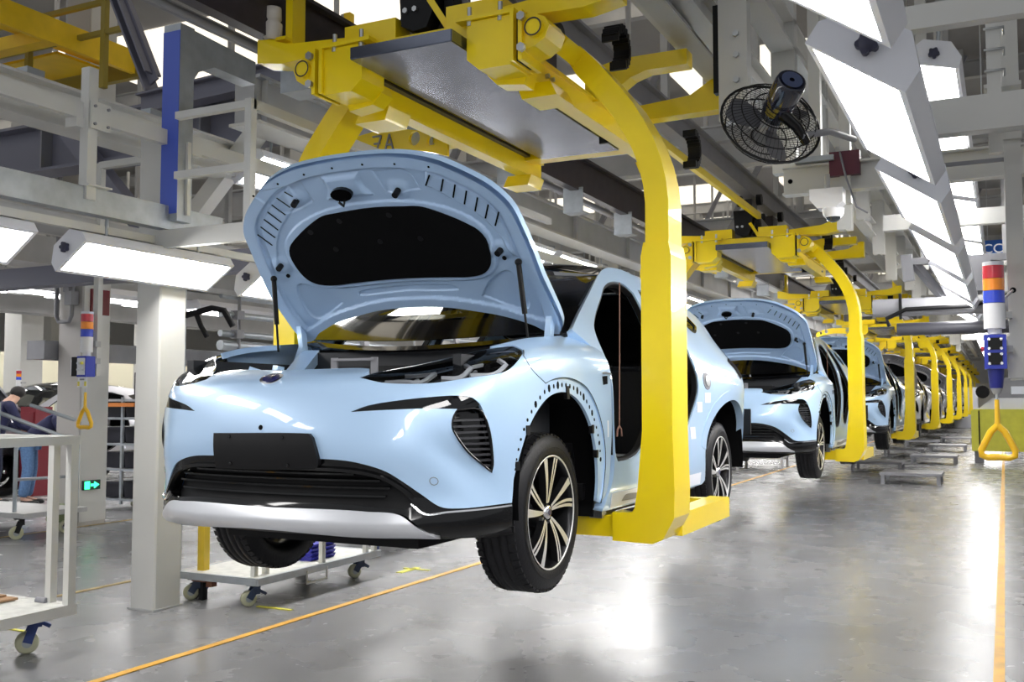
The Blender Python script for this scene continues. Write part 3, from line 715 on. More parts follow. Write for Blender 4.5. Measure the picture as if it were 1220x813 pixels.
        for c in ((-.392, .889), (.205, .877), (-.675, .521), (.647, .514)): r += .014*sm(1.6-np.linalg.norm((q-c)/[.045, .04], axis=1))
        return r
    bon = mk('bonnet', skin(hood, H, (), .014, 0, .0, shape=hrel, extra=hlines), mat('pale_blue_inner_paint', (.40, .56, .79)) if P is paint else P, car)
    edge = skin(hood, H, (), .05, -.035, -.03); edge.f = [q[::-1] for q in edge.f]; edge.n = {i: (-a, -b, -c) for i, (a, b, c) in edge.n.items()}
    mk('bonnet_outer_skin', edge, P, bon)
    mk('insulation_pad', skin(hood, I, (), .05, .024, .02), felt, bon)
    for q in ((-.30, .58), (-.02, .60), (.22, .60), (-.4, .7), (-.2, .745), (.1, .75)): mk('pad_button', disc(hood, q, .016, .026, 10), black_mat, bon)
    lt = disc(hood, (-.10, .905), .062, .04, 14, .038, .03); lt.merge(ribbon(hood, [(-.13, .872), (-.112, .842), (-.095, .872)], .008, .04, .01))
    mk('bonnet_latch', lt, black_gloss, bon)
    for q in ((-.392, .889), (.205, .877), (-.675, .521), (.647, .514)):
        p = hood(np.array([q]))[0]; n = fnormal(hood, np.array([q]))[0]
        b = MB().cyl(p+n*.0, p+n*.05, .016, 10); mk('bump_stop', b, black_mat, bon)
    for q in ((-.66, .455), (.655, .47)): mk('bonnet_hole', disc(hood, q, .012, .02, 10), holec, bon)
    for sg in (-1, 1):
        for k in range(7):
            t = k/6; a = np.array([.425+.29*t**.85, .955-.225*t**1.15]); b = np.array([.375+.29*t**.80, .895-.245*t**1.05])
            n_ = np.array([(b-a)[1], -(b-a)[0]]); n_ = n_/np.linalg.norm(n_)*.0042
            L_ = [tuple((p+k2*n_)*[sg, 1]) for p, k2 in ((a, 1), (a, -1), (b, -1), (b, 1))]
            sp_ = skin(hood, L_, (), .1, .0145, .0, False)
            mk('bonnet_slot', sp_, holec, bon)
    for u in np.linspace(-.6, .45, 7):
        mk('rivet_hole', disc(hood, (u, 1.060-.26*u*u), .006, .026, 8), holec, bon)
    for sg in (-1, 1):
        a = hood(np.array([[sg*.735, .455]]))[0]+np.array([0, -.03, -.02]); b = np.array([sg*.76, .93, 1.17]) if sg < 0 else np.array([.745, 1.28, 1.18])
        b = np.array([sg*.755, 1.02, 1.13])
        m = a+(b-a)*.62
        g = MB().cyl(a, m, .013, 10).cyl(m, b, .006, 8).sphere(a, .018); mk('gas_strut', g, black_mat, car)
        hp = hood(np.array([[sg*.775, .10]]))[0]
        h2 = MB().sweep([tuple(hp+np.array([0, -.02, .08])), tuple(hp), (sg*.76, 1.24, 1.16), (sg*.72, 1.14, 1.06)], .03, .05, (1, 0, 0)); mk('bonnet_hinge', h2, P, car)
    # ---- wheels
    WM = wheel_meshes()
    for y, z in zip(WHEEL_Y, WHEEL_Z):
        for sg in (1, -1):
            w = make_wheel(car, sg*.885, y, z, sg)
            mk('tyre', WM['tyre'], None, w); mk('rim', WM['rim'], None, w); mk('rim_lip', WM['lip'], None, w)
            for k in range(5):
                s = mk('spoke', WM['spoke'], None, w); s.rotation_euler = (2*PI*k/5+.12, 0, 0)
            mk('hub_cap', WM['hub'], None, w); mk('hub_emblem', WM['emblem'], None, w); mk('wheel_nut', WM['nuts'], None, w)
    return car
PITCH = 7.55
hero = make_car('pale blue car hanging nearest the camera, bonnet raised, number plate bracket still empty')
hero.location = (-2.79, 3.28, .587)
# ---------------------------------------------------------------- overhead hangers
def make_hanger(label):
    h = thing('conveyor_hanger', label, 'hanger', (0, 0, 0))
    Y = yellow
    def mir(name, mb, m, par=h): return mk(name, mb, m, par), mk(name, mb.mirror(), m, par)
    # crossbeams and side rails of the carriage
    for y in (.08, 2.35): mk('crossbeam', MB().box((0, y, 3.36), (1.06, .16, .15)), Y, h)
    mir('side_rail', MB().box((.50, 1.28, 3.25), (.10, 2.6, .12)).box((.50, 1.28, 3.315), (.15, 2.6, .012)), Y)
    mir('inner_rail', MB().box((.375, 1.28, 3.36), (.05, 2.5, .07)), yellow)
    mir('cable_slot', MB().box((.42, 1.30, 3.33), (.04, 2.2, .05)), dark_steel)
    # end blocks with bolted flanges
    blk = MB().prism([(.33, 3.22), (.40, 3.16), (.585, 3.16), (.585, 3.42), (.33, 3.42)], .22, (0, .06, 0))
    mir('end_block', blk, Y)
    mir('saddle_plate', MB().box((.44, .06, 3.435), (.34, .26, .022)), Y)
    mir('flange_plate', MB().box((.597, .05, 3.30), (.022, .24, .26)), Y); mir('flange_plate', MB().box((.645, .05, 3.30), (.022, .24, .26)), Y)
    mir('flange_gap', MB().box((.621, .05, 3.30), (.028, .16, .24)), black_mat)
    cl = MB().prism([(.655, 3.22), (.655, 3.40), (.70, 3.41), (.775, 3.375), (.80, 3.33), (.775, 3.27), (.72, 3.235)], .20, (0, .05, 0))
    mir('pivot_lug', cl, Y)
    pin = MB().cyl((.72, -.075, 3.325), (.72, .20, 3.325), .048, 20); mir('pivot_pin', pin, Y)
    ring = MB().lathe([(-.078, .040), (-.081, .044), (-.078, .048)], 'y', (.72, 0, 3.325), 20); mir('pin_ring', ring, dark_steel)
    for (x, y, z) in ((.66, -.075, 3.385), (.66, -.075, 3.225)): mir('bolt', MB().cyl((x, y, z), (x, y-.022, z), .024, 6), zinc)
    for (x, y) in ((.34, -.04), (.52, -.04)):
        mir('bolt', MB().cyl((x, y, 3.445), (x, y, 3.50), .013, 8).cyl((x, y, 3.40), (x, y, 3.43), .018, 6), zinc)
    mir('wedge_block', MB().prism([(.34, 3.20), (.40, 3.14), (.56, 3.12), (.58, 3.20), (.36, 3.25)], .12, (0, .22, 0)), Y)
    mir('gusset', MB().prism([(.42, 3.19), (.45, 3.11), (.66, 3.11), (.62, 3.19)], .24, (0, .48, 0)), Y)
    mir('gusset', MB().prism([(.42, 3.19), (.45, 3.11), (.66, 3.11), (.62, 3.19)], .24, (0, 2.45, 0)), Y)
    for (x, y) in ((.50, .45), (.50, .52), (.50, 2.2)): mir('bolt', MB().cyl((x+.055, y, 3.25), (x+.075, y, 3.25), .014, 6), zinc)
    # guide horns
    fr = [(1.13, 3.45), (1.13, 3.59), (1.05, 3.58), (.90, 3.53), (.50, 3.50), (.50, 3.56), (.16, 3.56), (.16, 3.445), (.95, 3.42)]
    mir('guide_horn', MB().prism(fr, .15, (0, .10, 0)), Y)
    md = [(1.15, 3.45), (1.15, 3.545), (.72, 3.545), (.50, 3.50), (.50, 3.30), (.62, 3.30), (.80, 3.42), (.90, 3.45)]
    mir('guide_horn', MB().prism(md, .12, (0, 1.22, 0)), Y)
    rr = [(1.15, 3.38), (1.15, 3.59), (1.10, 3.59), (.95, 3.50), (.52, 3.47), (.52, 3.37)]
    mir('guide_horn', MB().prism(rr, .12, (0, 1.98, 0)), Y)
    ro = MB().lathe([(3.60, .04), (3.62, .055), (3.70, .058), (3.72, .04), (3.73, .052), (3.80, .05), (3.81, .0)], 'z', (1.08, .10, 0), 16)
    mir('guide_roller', ro, mat('roller_nylon', (.62, .58, .52), .5))
    mir('roller_bracket', MB().box((.99, .20, 3.74), (.05, .12, .34)).box((1.05, .14, 3.60), (.16, .12, .02)), Y)
    # drip tray
    TZ = 3.285
    tr = MB().box((0, 1.05, TZ), (.62, 2.46, .012)).box((-.31, 1.05, TZ+.03), (.008, 2.46, .06)).box((.31, 1.05, TZ+.03), (.008, 2.46, .06)).box((0, -.18, TZ+.03), (.62, .008, .06)).box((0, 2.28, TZ+.03), (.62, .008, .06))
    mk('drip_tray', tr, steel, h)
    # trolley above
    mk('trolley_gusset', MB().prism([(-.36, 3.44), (.36, 3.44), (.10, 3.78), (-.16, 3.78)], .02, (0, .22, 0)), mid_steel, h)
    ck = MB().prism([(-.12, 3.50), (-.04, 3.46), (.04, 3.47), (.08, 3.56), (.10, 3.78), (-.14, 3.78)], .12, (0, .08, 0))
    ck.prism([(.07, 3.48), (.13, 3.46), (.17, 3.55), (.16, 3.72), (.09, 3.80), (.06, 3.72), (.11, 3.66), (.11, 3.55)], .1, (0, .14, 0))
    mk('hook_clevis', ck, black_mat, h)
    for x in (-.09, -.03): mk('bolt', MB().cyl((x, .02, 3.58), (x, .005, 3.58), .016, 6), zinc, h)
    mk('lever', MB().bar((.06, .02, 3.62), (.16, .06, 3.45), .02, .035), Y, h)
    mk('trolley_body', MB().box((0, .9, 3.62), (.16, 1.3, .12)).box((0, .35, 3.80), (.10, .3, .3)).box((0, 1.6, 3.80), (.10, .3, .3)), dark_steel, h)
    for y in (.30, 1.6):
        for x in (-.12, .12): mk('trolley_wheel', MB().cyl((x-.03, y, 3.95), (x+.03, y, 3.95), .07, 14), black_mat, h)
    # hoses and cable chains on the right
    def loop(c, r, w, a0, a1, n=12):
        m = MB(); pts = [(c[0], c[1]+r*math.cos(a0+(a1-a0)*i/n), c[2]+r*math.sin(a0+(a1-a0)*i/n)) for i in range(n+1)]
        m.sweep(pts, w, .035, (1, 0, 0), False)
        for p in pts[::1]: m.box(p, (w*1.1, .02, .05))
        return m
    mk('cable_chain', loop((.86, .75, 3.46), .10, .09, -.4*PI, .9*PI), black_mat, h)
    mk('cable_chain', loop((.72, 2.72, 3.34), .12, .09, -.55*PI, .55*PI), black_mat, h)
    mk('cable_chain', loop((.40, 1.75, 3.28), .06, .06, -.5*PI, .6*PI, 8), black_mat, h)
    # the C-shaped arms
    ycol = .525
    path = [(.735, 3.345), (.80, 3.26), (.87, 3.18), (.95, 3.08), (1.02, 2.99), (1.08, 2.89), (1.13, 2.79), (1.165, 2.69), (1.19, 2.58), (1.20, 2.48), (1.20, 2.20)]
    arm = MB().sweep([(x, ycol, z) for x, z in path], [.23]*11, [.10]+[.125]*10, (0, 1, 0))
    mir('arm', arm, Y)
    mir('arm_collar', MB().box((.735, .30, 3.335), (.11, .26, .10), Matrix.Rotation(.75, 3, 'Y')), Y)
    foot = [(1.075, .90), (1.06, .88), (.955, .875), (.955, .73), (1.17, .725), (1.225, .75), (1.285, .86), (1.288, 1.0), (1.280, 1.30), (1.280, 2.20), (1.266, 2.27), (1.133, 2.27), (1.119, 2.20), (1.119, 1.30), (1.092, 1.0)]
    mir('column', MB().prism(foot, .275, (0, ycol, 0)), Y)
    mir('foot_beam', MB().box((.84, ycol, .80), (.24, .20, .11)), Y)
    mir('support_bracket', MB().box((.86, ycol-.10, .90), (.07, .06, .12)), zinc)
    mir('rear_foot_beam', MB().box((1.19, ycol+.62, .80), (.12, 1.0, .12)).box((1.02, ycol+1.08, .80), (.36, .1, .10)), Y)
    mir('wedge', MB().prism([(1.0, .886), (1.08, .905), (1.08, .88)], .2, (0, ycol, 0)), dark_steel)
    # rear arch with lightening holes
    arc = []
    for i in range(13):
        a = -1.0+2.0*i/12; arc.append((a*.66, 3.30-.13*a*a))
    low = [(x, z-.13-.03*(1-(x/.66)**2)) for x, z in arc[::-1]]
    pl = MB(); holes = [(-.50, 3.17, .042), (-.33, 3.205, .055), (.33, 3.205, .055), (.50, 3.17, .042)]
    V = [Vector(p) for p in arc+low]; n = len(V); E = [(i, (i+1) % n) for i in range(n)]; loops = [[p[:] for p in arc+low]]
    for hx, hz, r in holes:
        o = len(V); c = [(hx+r*math.cos(2*PI*k/16), hz+r*math.sin(2*PI*k/16)) for k in range(16)]; V += [Vector(q) for q in c]; E += [(o+k, o+(k+1) % 16) for k in range(16)]; loops.append(c)
    v, e, f, *_ = delaunay_2d_cdt(V, E, [], 0, 1e-6); Q = np.array([p[:] for p in v]); F = np.array(f); C = Q[F].mean(1); kk = inside(C, loops[0])
    for c in loops[1:]: kk &= ~inside(C, c)
    F = F[kk]
    for yy, rev in ((1.90, 0), (1.93, 1)): pl.add([(q[0], yy, q[1]) for q in Q], [tuple(int(i) for i in (t[::-1] if rev else t)) for t in F])
    for c in loops:
        m = len(c); pl.add([(x, 1.90, z) for x, z in c]+[(x, 1.93, z) for x, z in c], [(i, (i+1) % m, m+(i+1) % m, m+i) for i in range(m)])
    ap = mk('arch_plate', pl, Y, h); ap.location = (-1.36, -.2, .19); ap.scale = (.85, 1, 1)
    def stroke(pts):
        m = MB()
        for a, b in zip(pts, pts[1:]): m.bar((a[0], 1.893, a[1]), (b[0], 1.893, b[1]), .012, .012, (0, 1, 0))
        return m
    dg = stroke([(-.10, 3.255), (-.01, 3.255), (-.06, 3.14)]).merge(stroke([(-.085, 3.20), (-.02, 3.20)])); mk('painted_numeral', dg, mid_steel, ap)
    lt = stroke([(.03, 3.13), (.075, 3.26), (.12, 3.13)]).merge(stroke([(.045, 3.18), (.105, 3.18)])); mk('painted_letter', lt, mid_steel, ap)
    return h
hang = make_hanger('yellow C-armed hanger carrying the nearest pale blue car, marked 7A')
hang.location = (-2.79, 4.50, 0)
# ---------------------------------------------------------------- the line of hangers and cars
ORD = ['', 'second', 'third', 'fourth', 'fifth', 'sixth', 'seventh', 'eighth', 'ninth', 'tenth', 'eleventh']
tints = {1: None, 2: None, 3: (paint_silver, 'silver grey'), 4: (paint_deep, 'mid blue'), 5: (paint_white, 'white'), 6: (paint_white, 'white')}
def recolour(root, new):
    st = [root]
    while st:
        o = st.pop(); st += list(o.children)
        if o.type == 'MESH':
            for sl in o.material_slots:
                if sl.material in (paint, paint_in): sl.link = 'OBJECT'; sl.material = new
bpy.context.view_layer.update()
SMALL = {'bracket_clip', 'rivet_hole', 'wheel_nut', 'hub_emblem', 'clip_hole', 'liner_clip', 'pad_button', 'intake_slat', 'bonnet_hole', 'emblem_mark', 'pin_ring', 'bolt', 'painted_numeral', 'painted_letter', 'door_cord', 'dash_vent', 'sill_tape', 'spoke', 'grille_slat', 'rim_lip', 'emblem_badge', 'parking_sensor', 'tow_eye_hole', 'bay_bracket', 'cross_brace'}
def prune(root):
    """drop the parts a far copy is too small to show"""
    st = [root]; kill = []
    while st:
        o = st.pop(); st += list(o.children)
        if o.name.split('.')[0] in SMALL: kill.append(o)
    for o in kill: bpy.data.objects.remove(o)
CARL = {1: 'pale blue car behind the nearest one, bonnet raised, green dot on its windscreen', 2: 'third pale blue car along the line, partly hidden by the second hanger',
        3: 'silver grey car fourth along the line, between third and fourth hangers', 4: 'mid blue car fifth along the line, bonnet raised', 5: 'first of the two white cars far along the line', 6: 'second of the two white cars far along the line'}
farH = farC = None
for k in range(1, 11):
    src = hang if k < 3 else (farH or hang)
    lab = f'{ORD[k]} yellow hanger along the line' if k < 12 else ''
    if k == 1: lab = 'yellow hanger with steel tray carrying the second car'
    n = dup(src, (-2.79, 4.50+PITCH*k, 0), lab, 'yellow hangers of the overhead line')
    if k == 3: prune(n); farH = n
    src = hero if k < 3 else (farC or hero)
    c = dup(src, (-2.79, 3.28+PITCH*k, .587), CARL.get(k, f'{ORD[k]} car along the line, small in the distance'), 'cars hanging on the line')
    if k == 3: farC = c; prune(c)
    t = tints.get(k, (paint_white, '') if k % 2 else None)
    if t: recolour(c, t[0])
    elif k >= 4: recolour_back = [None]
    if k == 1:
        ds = c
        mk('inspection_light', MB().sphere((.27, 1.62, 1.40), .018, 8, 6), mat('green_indicator', (0, .3, .05), .4, emit=((.05, 1, .2), 3)), c)
tag(hero, group='cars hanging on the line'); tag(hang, group='yellow hangers of the overhead line')
# ---------------------------------------------------------------- overhead rails and steelwork
def bars(name, m, par, items, up=(0, 0, 1)):
    for it in items: mk(name, MB().bar(it[0], it[1], it[2], it[3], up), m, par)
def ibs(name, m, par, items):
    for it in items: mk(name, MB().ibeam(it[0], it[1], it[2], it[3], .02), m, par)
t = thing('trolley_rail', 'dark overhead rail the yellow hangers run on', 'rail', (-2.79, 0, 0))
mk('rail_beam', MB().ibeam((0, .5, 4.12), (0, 84, 4.12), .14, .26, .025), mid_steel, t)
mk('tow_bar', MB().bar((.19, 8.0, 3.68), (.19, 12.0, 3.68), .05, .07), yellow, t)
for k in range(13):
    y = 4.5+6*k
    mk('hanger_rod', MB().bar((-.5, y, 4.26), (-.5, y, 8.1), .08, .08), grey_steel, t); mk('hanger_rod', MB().bar((.5, y, 4.26), (.5, y, 8.1), .08, .08), grey_steel, t)
    mk('yoke', MB().ibeam((-1.4, y, 4.33), (1.4, y, 4.33), .12, .18), grey_steel, t)
t = thing('guide_rail', 'dark brown guide rail with pale flange left of the hangers', 'rail', (-3.92, 0, 0))
mk('rail_web', MB().box((0, 32, 3.78), (.09, 60, .32)), dark_steel, t); mk('rail_flange', MB().box((-.02, 45, 3.60), (.20, 60, .03)), lamp_shell, t)
mk('top_flange', MB().box((0, 32, 3.95), (.20, 60, .025)), dark_steel, t)
for k in range(30): mk('rail_bracket', MB().box((-.02, 4.9+1.5*k, 3.52), (.22, .012, .26)).box((-.02, 5.0+1.5*k, 3.40), (.22, .18, .012)), galv, t)
t = thing('pipe_run', 'grey pipes running under the left guide rail', 'pipes', (-4.3, 0, 0))
for dx, dz, r in ((0, 3.74, .035), (.10, 3.70, .03), (.05, 3.84, .025)): mk('pipe', MB().cyl((dx, 1, dz), (dx, 60, dz), r, 8), mid_steel, t)
t = thing('guide_rail', 'pale grey guide rail right of the hangers', 'rail', (-1.66, 0, 0))
mk('rail_web', MB().box((0, 32, 3.68), (.03, 60, .14)), grey_steel, t); mk('rail_flange', MB().box((0, 32, 3.60), (.16, 60, .02)), white_steel, t); mk('top_flange', MB().box((0, 32, 3.76), (.16, 60, .02)), grey_steel, t)
t = thing('box_beam', 'long grey box beam running along the left of the line', 'beam', (-5.5, 0, 0))
mk('web', MB().box((0, 36.2, 3.90), (.20, 60, .36)), grey_steel, t); mk('lower_flange', MB().box((0, 36.2, 3.71), (.32, 60, .025)), white_steel, t); mk('upper_flange', MB().box((0, 36.2, 4.09), (.32, 60, .025)), grey_steel, t)
for k in range(24): mk('stiffener', MB().box((.13, 6.3+2.2*k, 3.90), (.06, .02, .36)), grey_steel, t)
t = thing('lamp_beam', 'white I-beam behind the left gantry', 'beam', (-6.0, 0, 0))
mk('web', MB().ibeam((0, 3, 3.53), (0, 62, 3.53), .22, .30, .02), white_steel, t)
for k in range(30): mk('clamp', MB().box((-.02, 4.6+1.1*k, 3.72), (.16, .14, .05)), galv, t)
t = thing('cross_girder', 'deep mauve grey girder crossing at upper left', 'beam', (-8, 7.2, 0))
mk('girder', MB().ibeam((-12, 0, 4.12), (2.0, 0, 4.12), .3, .52, .03), mat('mauve_grey_steel', (.19, .19, .24), .5), t)
for x in (-4, -1.0, 1.2): mk('stiffener', MB().box((x, -.08, 4.12), (.02, .14, .46)), mid_steel, t)
for k in range(1, 6):
    g = thing('cross_girder', ['', 'second grey girder crossing over the line', 'third grey girder crossing over the line', 'fourth grey girder crossing over the line', 'fifth grey girder crossing over the line', 'sixth grey girder crossing over the line'][k], 'beam', (-2, 7.2+6.6*k, 0))
    mk('girder', MB().ibeam((-30, 0, 5.0), (16, 0, 5.0), .25, .5, .03), grey_steel, g)
    for x in (-8, -4.5, -1.6, 1.4, 4): mk('hanger', MB().bar((x, 0, 5.2), (x, 0, 8.1), .14, .14), grey_steel, g)
    for x in (-6, -3, 0, 2.8): mk('brace', MB().bar((x, .05, 5.2), (x+1.5, .05, 8.0), .10, .10), mid_steel, g)
t = thing('brace_frame', 'mauve grey diagonal braces at upper left', 'brace', (0, 0, 0))
mv = mat('mauve_grey_steel', (.19, .19, .24), .5)
mk('brace', MB().bar((-8.57, 7.0, 4.26), (-7.0, 7.0, 2.70), .16, .16), mv, t); mk('brace', MB().ibeam((-8.2, 6.9, 6.36), (-7.26, 6.9, 4.50), .2, .2, .02), mv, t)
mk('brace', MB().bar((-6.85, 6.6, 2.66), (-5.6, 6.6, 3.86), .14, .14), white_steel, t)
mk('beam', MB().bar((-14, 7.0, 2.72), (-5.6, 7.0, 2.72), .2, .2), mv, t)
mk('beam', MB().bar((-9.6, 6.9, 5.95), (-7.6, 6.9, 5.95), .3, .3), mv, t)
mk('beam', MB().ibeam((-7.4, 6.9, 4.3), (-3.9, 6.9, 4.44), .16, .2, .02), mv, t)
# yellow maintenance platform, upper left
t = thing('maintenance_platform', 'yellow maintenance platform with handrails high at upper left', 'platform', (0, 0, 0))
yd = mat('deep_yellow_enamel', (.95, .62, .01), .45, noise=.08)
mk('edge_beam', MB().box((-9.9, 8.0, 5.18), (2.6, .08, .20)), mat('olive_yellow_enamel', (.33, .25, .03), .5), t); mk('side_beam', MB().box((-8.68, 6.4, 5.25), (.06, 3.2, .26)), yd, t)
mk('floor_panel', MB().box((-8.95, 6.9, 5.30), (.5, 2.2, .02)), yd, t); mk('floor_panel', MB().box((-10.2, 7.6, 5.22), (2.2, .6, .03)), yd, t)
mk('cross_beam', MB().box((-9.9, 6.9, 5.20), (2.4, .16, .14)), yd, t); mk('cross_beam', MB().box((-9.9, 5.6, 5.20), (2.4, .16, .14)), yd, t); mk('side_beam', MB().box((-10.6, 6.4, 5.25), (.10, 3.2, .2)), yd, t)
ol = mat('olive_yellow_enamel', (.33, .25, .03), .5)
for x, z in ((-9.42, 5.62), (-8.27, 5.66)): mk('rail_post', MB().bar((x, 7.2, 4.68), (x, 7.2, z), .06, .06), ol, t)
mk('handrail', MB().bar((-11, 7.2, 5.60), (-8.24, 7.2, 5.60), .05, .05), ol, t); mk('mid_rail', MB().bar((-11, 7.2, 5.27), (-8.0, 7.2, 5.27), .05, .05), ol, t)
mk('handrail', MB().bar((-6.8, 8.6, 5.25), (-4.6, 8.6, 4.9), .06, .06), yd, t); mk('rail_post', MB().bar((-6.2, 8.6, 4.8), (-6.2, 8.6, 5.6), .08, .08), yd, t)
# hanging posts and beams right of the hangers
t = thing('drop_post_row', 'row of pale steel drop posts right of the hangers', 'posts', (-1.3, 0, 0))
for k in range(22):
    y = 5.44+1.42*k; z0 = 3.05 if k % 3 == 0 else (3.38 if k % 3 == 1 else 3.2)
    mk('drop_post', MB().ibeam((0, y, z0), (0, y, 8.1), .13, .13, .015, (0, 1, 0)) if k > 1 else MB().box((0, y, 5.5), (.16, .10, 5.0)), white_steel, t)
mk('long_beam', MB().ibeam((0, 4.6, 3.95), (0, 60, 3.95), .16, .22), white_steel, t)
mk('long_beam', MB().ibeam((-.34, 2, 3.70), (-.34, 60, 3.70), .14, .22), grey_steel, t)
for k in range(8): mk('brace', MB().ibeam((-.35, 4.6+2.8*k, 3.9), (-.05, 6.6+2.8*k, 3.45), .12, .16, .015), white_steel, t)
for z in (3.48, 3.36, 3.22): mk('bolt', MB().cyl((.02, 5.39, z), (.02, 5.37, z), .018, 6), zinc, t)
mk('rubber_strip', MB().box((-.10, 5.44, 3.42), (.03, .06, .50)), black_mat, t)
# far overhead clutter: trays and ducts
for i, (x, z, w, hh, m, lab) in enumerate(((-7.4, 3.0, .4, .12, grey_steel, 'low cable tray left of the gantry'), (-8.6, 3.3, .3, .3, white_steel, 'square duct beyond the left columns'), (-12.5, 3.6, .6, .4, grey_steel, 'wide grey duct far left'), (-16, 3.2, .5, .3, grey_steel, 'farthest of the grey ducts at left'),
        (1.7, 3.9, .5, .25, grey_steel, 'cable tray at upper right'), (.55, 4.6, .4, .3, white_steel, 'pale duct at upper right'))):
    d = thing('cable_duct', lab, 'duct', (x, 0, 0)); mk('duct', MB().box((0, 32, z), (w, 60, hh)), m, d)
    for k in range(9): mk('duct_hanger', MB().bar((0, 4+6*k, z+hh/2), (0, 4+6*k, 8.2), .05, .05), grey_steel, d)

t = thing('pipe_grid', 'grid of thin grey pipes and drops beyond the front pillar', 'pipes', (-9.4, 0, 0))
for z, r in ((2.86, .03), (2.62, .045), (2.36, .045), (2.20, .07)): mk('pipe', MB().cyl((0, 10.2, z), (0, 48, z), r, 8), galv, t)
for k in range(22): mk('drop', MB().cyl((.06, 10.5+1.5*k, 1.98 if k % 2 else 2.1), (.06, 10.5+1.5*k, 3.4), .025, 6), mid_steel, t); mk('joint', MB().box((.03, 10.5+1.5*k, 2.62), (.12, .14, .12)).box((.03, 10.5+1.5*k, 2.36), (.12, .14, .12)), mid_steel, t)
t = thing('duct_beam', 'dull grey beam under the pipe grid beyond the front pillar', 'beam', (-10.2, 0, 0)); mk('beam', MB().box((0, 30, 2.05), (.3, 44, .22)), mid_steel, t)
t = thing('partition', 'cream partition panels beyond the far racks', 'partition', (-24.5, 0, 0))
for k in range(16): mk('panel', MB().box((0, 10+3.2*k, 1.5), (.06, 3.1, 2.6)), mat('far_cream', (.70, .66, .50), .5), t)
# ---------------------------------------------------------------- lamp boxes (each lights the hall through its own diffuser)
LP = {}
def lamp(label, x, y, z, side=1, L=1.30, w=.27, group='lamp boxes along the line', tilt=.598, knob=True):
    """diffuser edge direction falls away from the line; side = 1: right row facing left, -1: left row facing right, 0: straight down"""
    key = (side, L, w, tilt, knob)
    if key in LP: return dup(LP[key], (x, y, z), label, group)
    t = thing('lamp_box', label, 'lamp', (x, y, z), group)
    a = tilt*side if side else 0.
    R = Matrix.Rotation(a, 3, 'Y')
    hw = w/2+.022
    prof = [(-hw, .0), (hw, .0), (hw, .055), (hw-.075, .135), (-hw+.075, .135), (-hw, .055)]
    b = MB().prism(prof, L, (0, L/2, 0), ((1,0,0), (0,0,1), (0,1,0))); b.v = [tuple(R @ Vector(p)) for p in b.v]
    mk('housing', b, lamp_shell, t)
    fr = MB()
    for c, d in (((-hw+.011, L/2, -.006), (.022, L, .012)), ((hw-.011, L/2, -.006), (.022, L, .012)), ((0, .011, -.006), (w, .022, .012)), ((0, L-.011, -.006), (w, .022, .012))): fr.box(c, d)
    fr.v = [tuple(R @ Vector(p)) for p in fr.v]; mk('frame', fr, lamp_shell, t)
    d = MB().box((0, L/2, -.003), (w, L-.044, .004)); d.v = [tuple(R @ Vector(p)) for p in d.v]; mk('diffuser', d, lamp_glow, t)
    if knob:
        k = MB().lathe([(-.03, 0), (-.03, .02), (-.022, .028), (.0, .022)], 'y', (0, -.0, .055), 10)
        for q in range(5): k.cyl((.022*math.cos(q*1.2566), -.028, .055+.022*math.sin(q*1.2566)), (.022*math.cos(q*1.2566), -.004, .055+.022*math.sin(q*1.2566)), .011, 8)
        k.v = [tuple(R @ Vector(p)) for p in k.v]; mk('knob', k, mat('knob_charcoal', (.03, .03, .06), .5), t)
        ln = MB().tube([(.02, .25, .13), (.03, .25, .26), (.0, .25, .34)], .012, 6).tube([(.02, L-.25, .13), (.03, L-.25, .26), (.0, L-.25, .34)], .012, 6); mk('hanger_hook', ln, galv, t)
    LP[key] = t
    return t
ORDN = ['', 'second', 'third', 'fourth', 'fifth', 'sixth', 'seventh', 'eighth', 'ninth', 'tenth', 'eleventh', 'twelfth', 'thirteenth', 'fourteenth', 'fifteenth', 'sixteenth', 'seventeenth', 'eighteenth', 'nineteenth', 'twentieth']
ORDN[0] = ''
bpy.context.view_layer.update()
names = ['lamp box cut by the top edge above the fan', 'large lit lamp box nearest the camera, right of the fan', 'lit lamp box just beyond the large one at right, over the dome camera', 'fourth lit lamp box of the right row']
for i in range(7):
    lamp(names[i] if i < 4 else ORDN[i]+' lit lamp box of the right row, counted from the camera', -.34, 1.15+1.67*i, 2.375, 1)
for i in range(3): lamp(('first', 'second', 'third')[i]+' lamp box of the right row behind the camera', -.34, -.52-1.67*i, 2.375, 1)
for i in range(3): lamp(('first', 'second', 'third')[i]+' lamp box of the left row behind the camera', -5.10, .95-1.64*i, 2.345, -1)
for i in range(9):
    lamp((ORDN[i] or 'first')+' lit lamp box of the high row at far right, from the top', -.33, 6.2+1.45*i, 3.42, 1, 1.25, .26, 'lamp boxes of the high right row', .25)
names = ['lit lamp box cut off by the left edge of the picture', 'large lit lamp box in front of the left pillar', 'lit lamp box of the left row hidden behind the bonnet']
for i in range(9):
    lamp(names[i] if i < 3 else ORDN[i]+' lit lamp box of the left row, counted from the picture edge', -5.10, 2.59+1.63*i, 2.345, -1)
for i in range(18):
    lamp('small lit lamp box left of the raised bonnet top, under the box beam' if i == 0 else ORDN[i]+' lit lamp box in the row under the grey box beam', -5.75, 6.55+1.6*i, 3.44, -1, 1.38, .34, 'lamp boxes under the box beam', .62)
